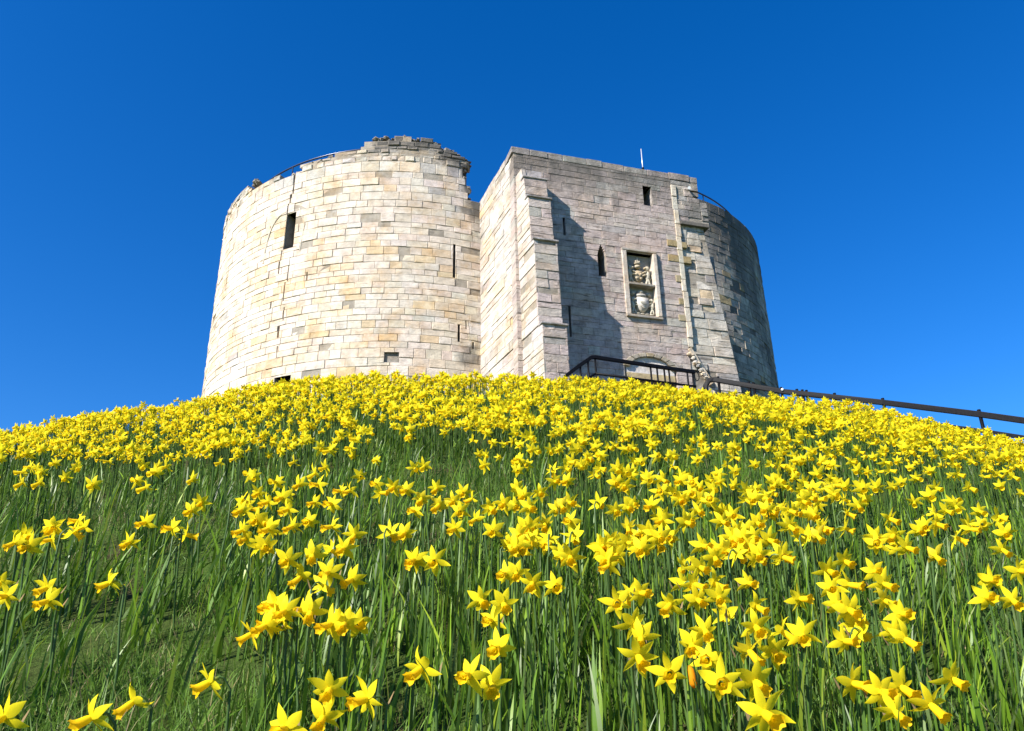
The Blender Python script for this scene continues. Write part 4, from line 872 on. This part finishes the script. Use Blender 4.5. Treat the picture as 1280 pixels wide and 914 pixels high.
hh = np.concatenate([FL[N_SINGLE:, 2], np.clip(rng.normal(.295, .035, len(xs)) + .022 * clumps(xs, ys, 2.2, 31) - .010 * np.clip((ts - 5.5) / 2, 0, 1), .18, .37)])
hh[len(FL) - N_SINGLE:] -= .042 * np.exp(-((np.degrees(np.arctan2(xs, ys)) - 11) / 8) ** 2) * np.clip((ts - 6) / 1.5, 0, 1)
lows = [daffodil_parts(r_, False) for _ in range(10)]
def merge(vs, fs, cs):
    o = np.cumsum([0] + [len(v) for v in vs[:-1]]); return np.concatenate(vs), np.concatenate([f + k for f, k in zip(fs, o)]), np.concatenate(cs)
unit = [merge(*zip(*[d[n_] for n_ in ("petals", "trumpet", "stem")])) for d in lows]
which = rng.integers(0, len(unit), len(bx)); VV, FF, CC = [], [], []; off = 0
for k, (v, f, c) in enumerate(unit):
    I = np.where(which == k)[0]
    if not len(I): continue
    a = np.radians(np.clip(rng.normal(-8, 36, len(I)) + .8 * np.degrees(np.arctan2(bx[I], by[I])), -100, 95)); s = hh[I] / .33 * rng.uniform(.92, 1.08, len(I)); sz = hh[I] / .33
    X = (v[None, :, 0] * np.cos(a)[:, None] - v[None, :, 1] * np.sin(a)[:, None]) * s[:, None] + bx[I][:, None]
    Y = (v[None, :, 0] * np.sin(a)[:, None] + v[None, :, 1] * np.cos(a)[:, None]) * s[:, None] + by[I][:, None]
    Z = v[None, :, 2] * sz[:, None] + gz(bx[I], by[I])[:, None]
    P_ = np.stack([X, Y, Z], -1).reshape(-1, 3)
    FF.append((f[None] + (np.arange(len(I)) * len(v))[:, None, None]).reshape(-1, 4) + off); VV.append(P_)
    CC.append((c[None] * rng.uniform(.88, 1.06, (len(I), 1, 1))).reshape(-1, 3)); off += len(P_)
drift = obj("daffodils", quad_mesh("daffodil_drift", np.concatenate(VV), np.concatenate(FF), np.concatenate(CC), True, M_PETAL))
tag(drift, "mass of small yellow daffodils covering the crest of the mound below the tower", "daffodils", GROUP, "stuff")

# ------------------------------------------------------------------ strap leaves and short grass
def blades(x, y, hgt, wid, bend, face, lean, seg, col, tip=.06, sink=.01):
    """curved tapering strips standing at x, y (arrays)"""
    n = len(x); g = gz(x, y); s = np.linspace(0, 1, seg + 1)
    dx, dy = np.cos(lean), np.sin(lean)
    out = np.zeros((n, seg + 1, 2, 3)); k0 = rng.uniform(.0, .35, n)
    for i_, q in enumerate(s):
        hor = hgt * (k0 * bend * q + bend * (1 - k0) * q * q); zz = hgt * (q - .35 * (bend ** 2) * q ** 2)
        w = wid * (1 - q ** 3 * (1 - tip)) * .5
        fa = face + q * .5 * np.sin(lean * 3)
        cx, cy = x + dx * hor, y + dy * hor
        out[:, i_, 0] = np.stack([cx - np.cos(fa) * w, cy - np.sin(fa) * w, g - sink + zz], -1)
        out[:, i_, 1] = np.stack([cx + np.cos(fa) * w, cy + np.sin(fa) * w, g - sink + zz], -1)
    V = out.reshape(-1, 3); b0 = (np.arange(n) * (seg + 1) * 2)[:, None, None]
    f = np.array([[2 * k, 2 * k + 1, 2 * k + 3, 2 * k + 2] for k in range(seg)])[None]
    F = (b0 + f).reshape(-1, 4)
    sh = (.62 + .5 * s)[None, :, None, None] * 0 + 1.0
    C = np.broadcast_to(col[:, None, None, :] * sh, (n, seg + 1, 2, 3)).reshape(-1, 3)
    return V, F, C

def leaf_cols(n):
    base = np.array([[.085, .170, .014], [.115, .215, .014], [.072, .140, .022], [.165, .275, .016], [.120, .175, .055], [.25, .34, .025]])
    c = base[rng.choice(len(base), n, p=[.28, .22, .20, .13, .10, .07])] * rng.uniform(.6, 1.3, (n, 1)); return c
def bare(x, y):
    """1 where the daffodils stand thin and the turf shows"""
    a = np.degrees(np.arctan2(x, y)); t = np.hypot(x, y)
    l = np.clip((-a - 9) / 8, 0, 1) * np.clip((3.6 - t) / .8, 0, 1)
    rr2 = np.clip((a - 27) / 4, 0, 1) * np.clip((2.75 - t) / .4, 0, 1)
    s = np.clip((np.abs(clumps(x, y, 3.0, 7)) - .75) * 2, 0, .55)
    return np.clip(np.maximum(np.maximum(l * .88, rr2), s), 0, 1)
# clumped bulbs: each throws a handful of leaves
nb = 8600
cx, cy, ct = sector(nb, 1.15, 11.5)
keep = rng.random(nb) < (1 - bare(cx, cy) * .93) * np.clip(.75 + .35 * clumps(cx, cy, 6.0, 5), .3, 1)
cx, cy, ct = cx[keep], cy[keep], ct[keep]
wx, wy, wt = sector(13500, 1.0, 13.0, 66); k3 = (np.abs(np.degrees(np.arctan2(wx, wy))) > 38.5) & (rng.random(len(wx)) < .7)
cx = np.concatenate([cx, wx[k3]]); cy = np.concatenate([cy, wy[k3]])
extra = 500
ex, ey, et = sector(extra, 1.15, 3.2)
k2 = rng.random(extra) < (1 - bare(ex, ey) * .95); cx = np.concatenate([cx, ex[k2], FL[:, 0]]); cy = np.concatenate([cy, ey[k2], FL[:, 1] + .02])
num = rng.integers(4, 9, len(cx)); idx = np.repeat(np.arange(len(cx)), num); n = len(idx)
lx = cx[idx] + rng.normal(0, .024, n); ly = cy[idx] + rng.normal(0, .024, n)
hgt = np.clip(rng.normal(.195, .06, n), .07, .34) * np.clip(1.12 - .05 * np.hypot(lx, ly), .75, 1); wid = rng.uniform(.0055, .0115, n)
bend = np.abs(rng.normal(.24, .17, n)); flop = rng.random(n) < .05; bend = np.where(flop, rng.uniform(.6, 1.0, n), bend)
wind = np.where(rng.random(n) < .6, 1.1 * clumps(lx, ly, 1.2, 21) + .9, rng.uniform(0, 6.28, n))
V, F, C = blades(lx, ly, hgt, wid, np.clip(bend, 0, 1.05), rng.uniform(0, math.pi, n) * .6 + rng.normal(0, .5, n), wind, 5, leaf_cols(n))
lv = obj("leaves", quad_mesh("daffodil_leaves", V, F, C, True, M_LEAF)); tag(lv, "dense upright blue-green daffodil leaves covering the slope", "leaves", kind="stuff")

ng = 420000
gx, gy, gt = sector(ng, 1.0, 7.5)
wx, wy, wt = sector(110000, .6, 6.0, 66); k3 = np.abs(np.degrees(np.arctan2(wx, wy))) > 38.5
gx = np.concatenate([gx, wx[k3]]); gy = np.concatenate([gy, wy[k3]]); gt = np.concatenate([gt, wt[k3]]); ng = len(gx)
keep = rng.random(ng) < np.clip(1.3 - gt / 6.0, .2, 1) * (.4 + .6 * bare(gx, gy)) * np.clip(.7 + .5 * clumps(gx, gy, 9, 12), .08, 1)
gx, gy = gx[keep], gy[keep]; n = len(gx)
base = np.array([[.105, .205, .024], [.135, .245, .028], [.080, .150, .022], [.22, .22, .07], [.27, .21, .11]])
gc = base[rng.choice(5, n, p=[.36, .28, .22, .09, .05])] * rng.uniform(.75, 1.25, (n, 1))
V, F, C = blades(gx, gy, np.clip(rng.normal(.066, .026, n) * (1 + .55 * clumps(gx, gy, 4.0, 44)), .015, .19), rng.uniform(.0018, .0036, n), np.abs(rng.normal(.5, .3, n)).clip(0, 1.1), rng.uniform(0, math.pi, n), rng.uniform(0, 6.28, n), 3, gc)
gr = obj("grass", quad_mesh("short_grass", V, F, C, False, M_GRASS)); tag(gr, "short rough grass and dry stalks between the daffodil clumps", "grass", kind="stuff")
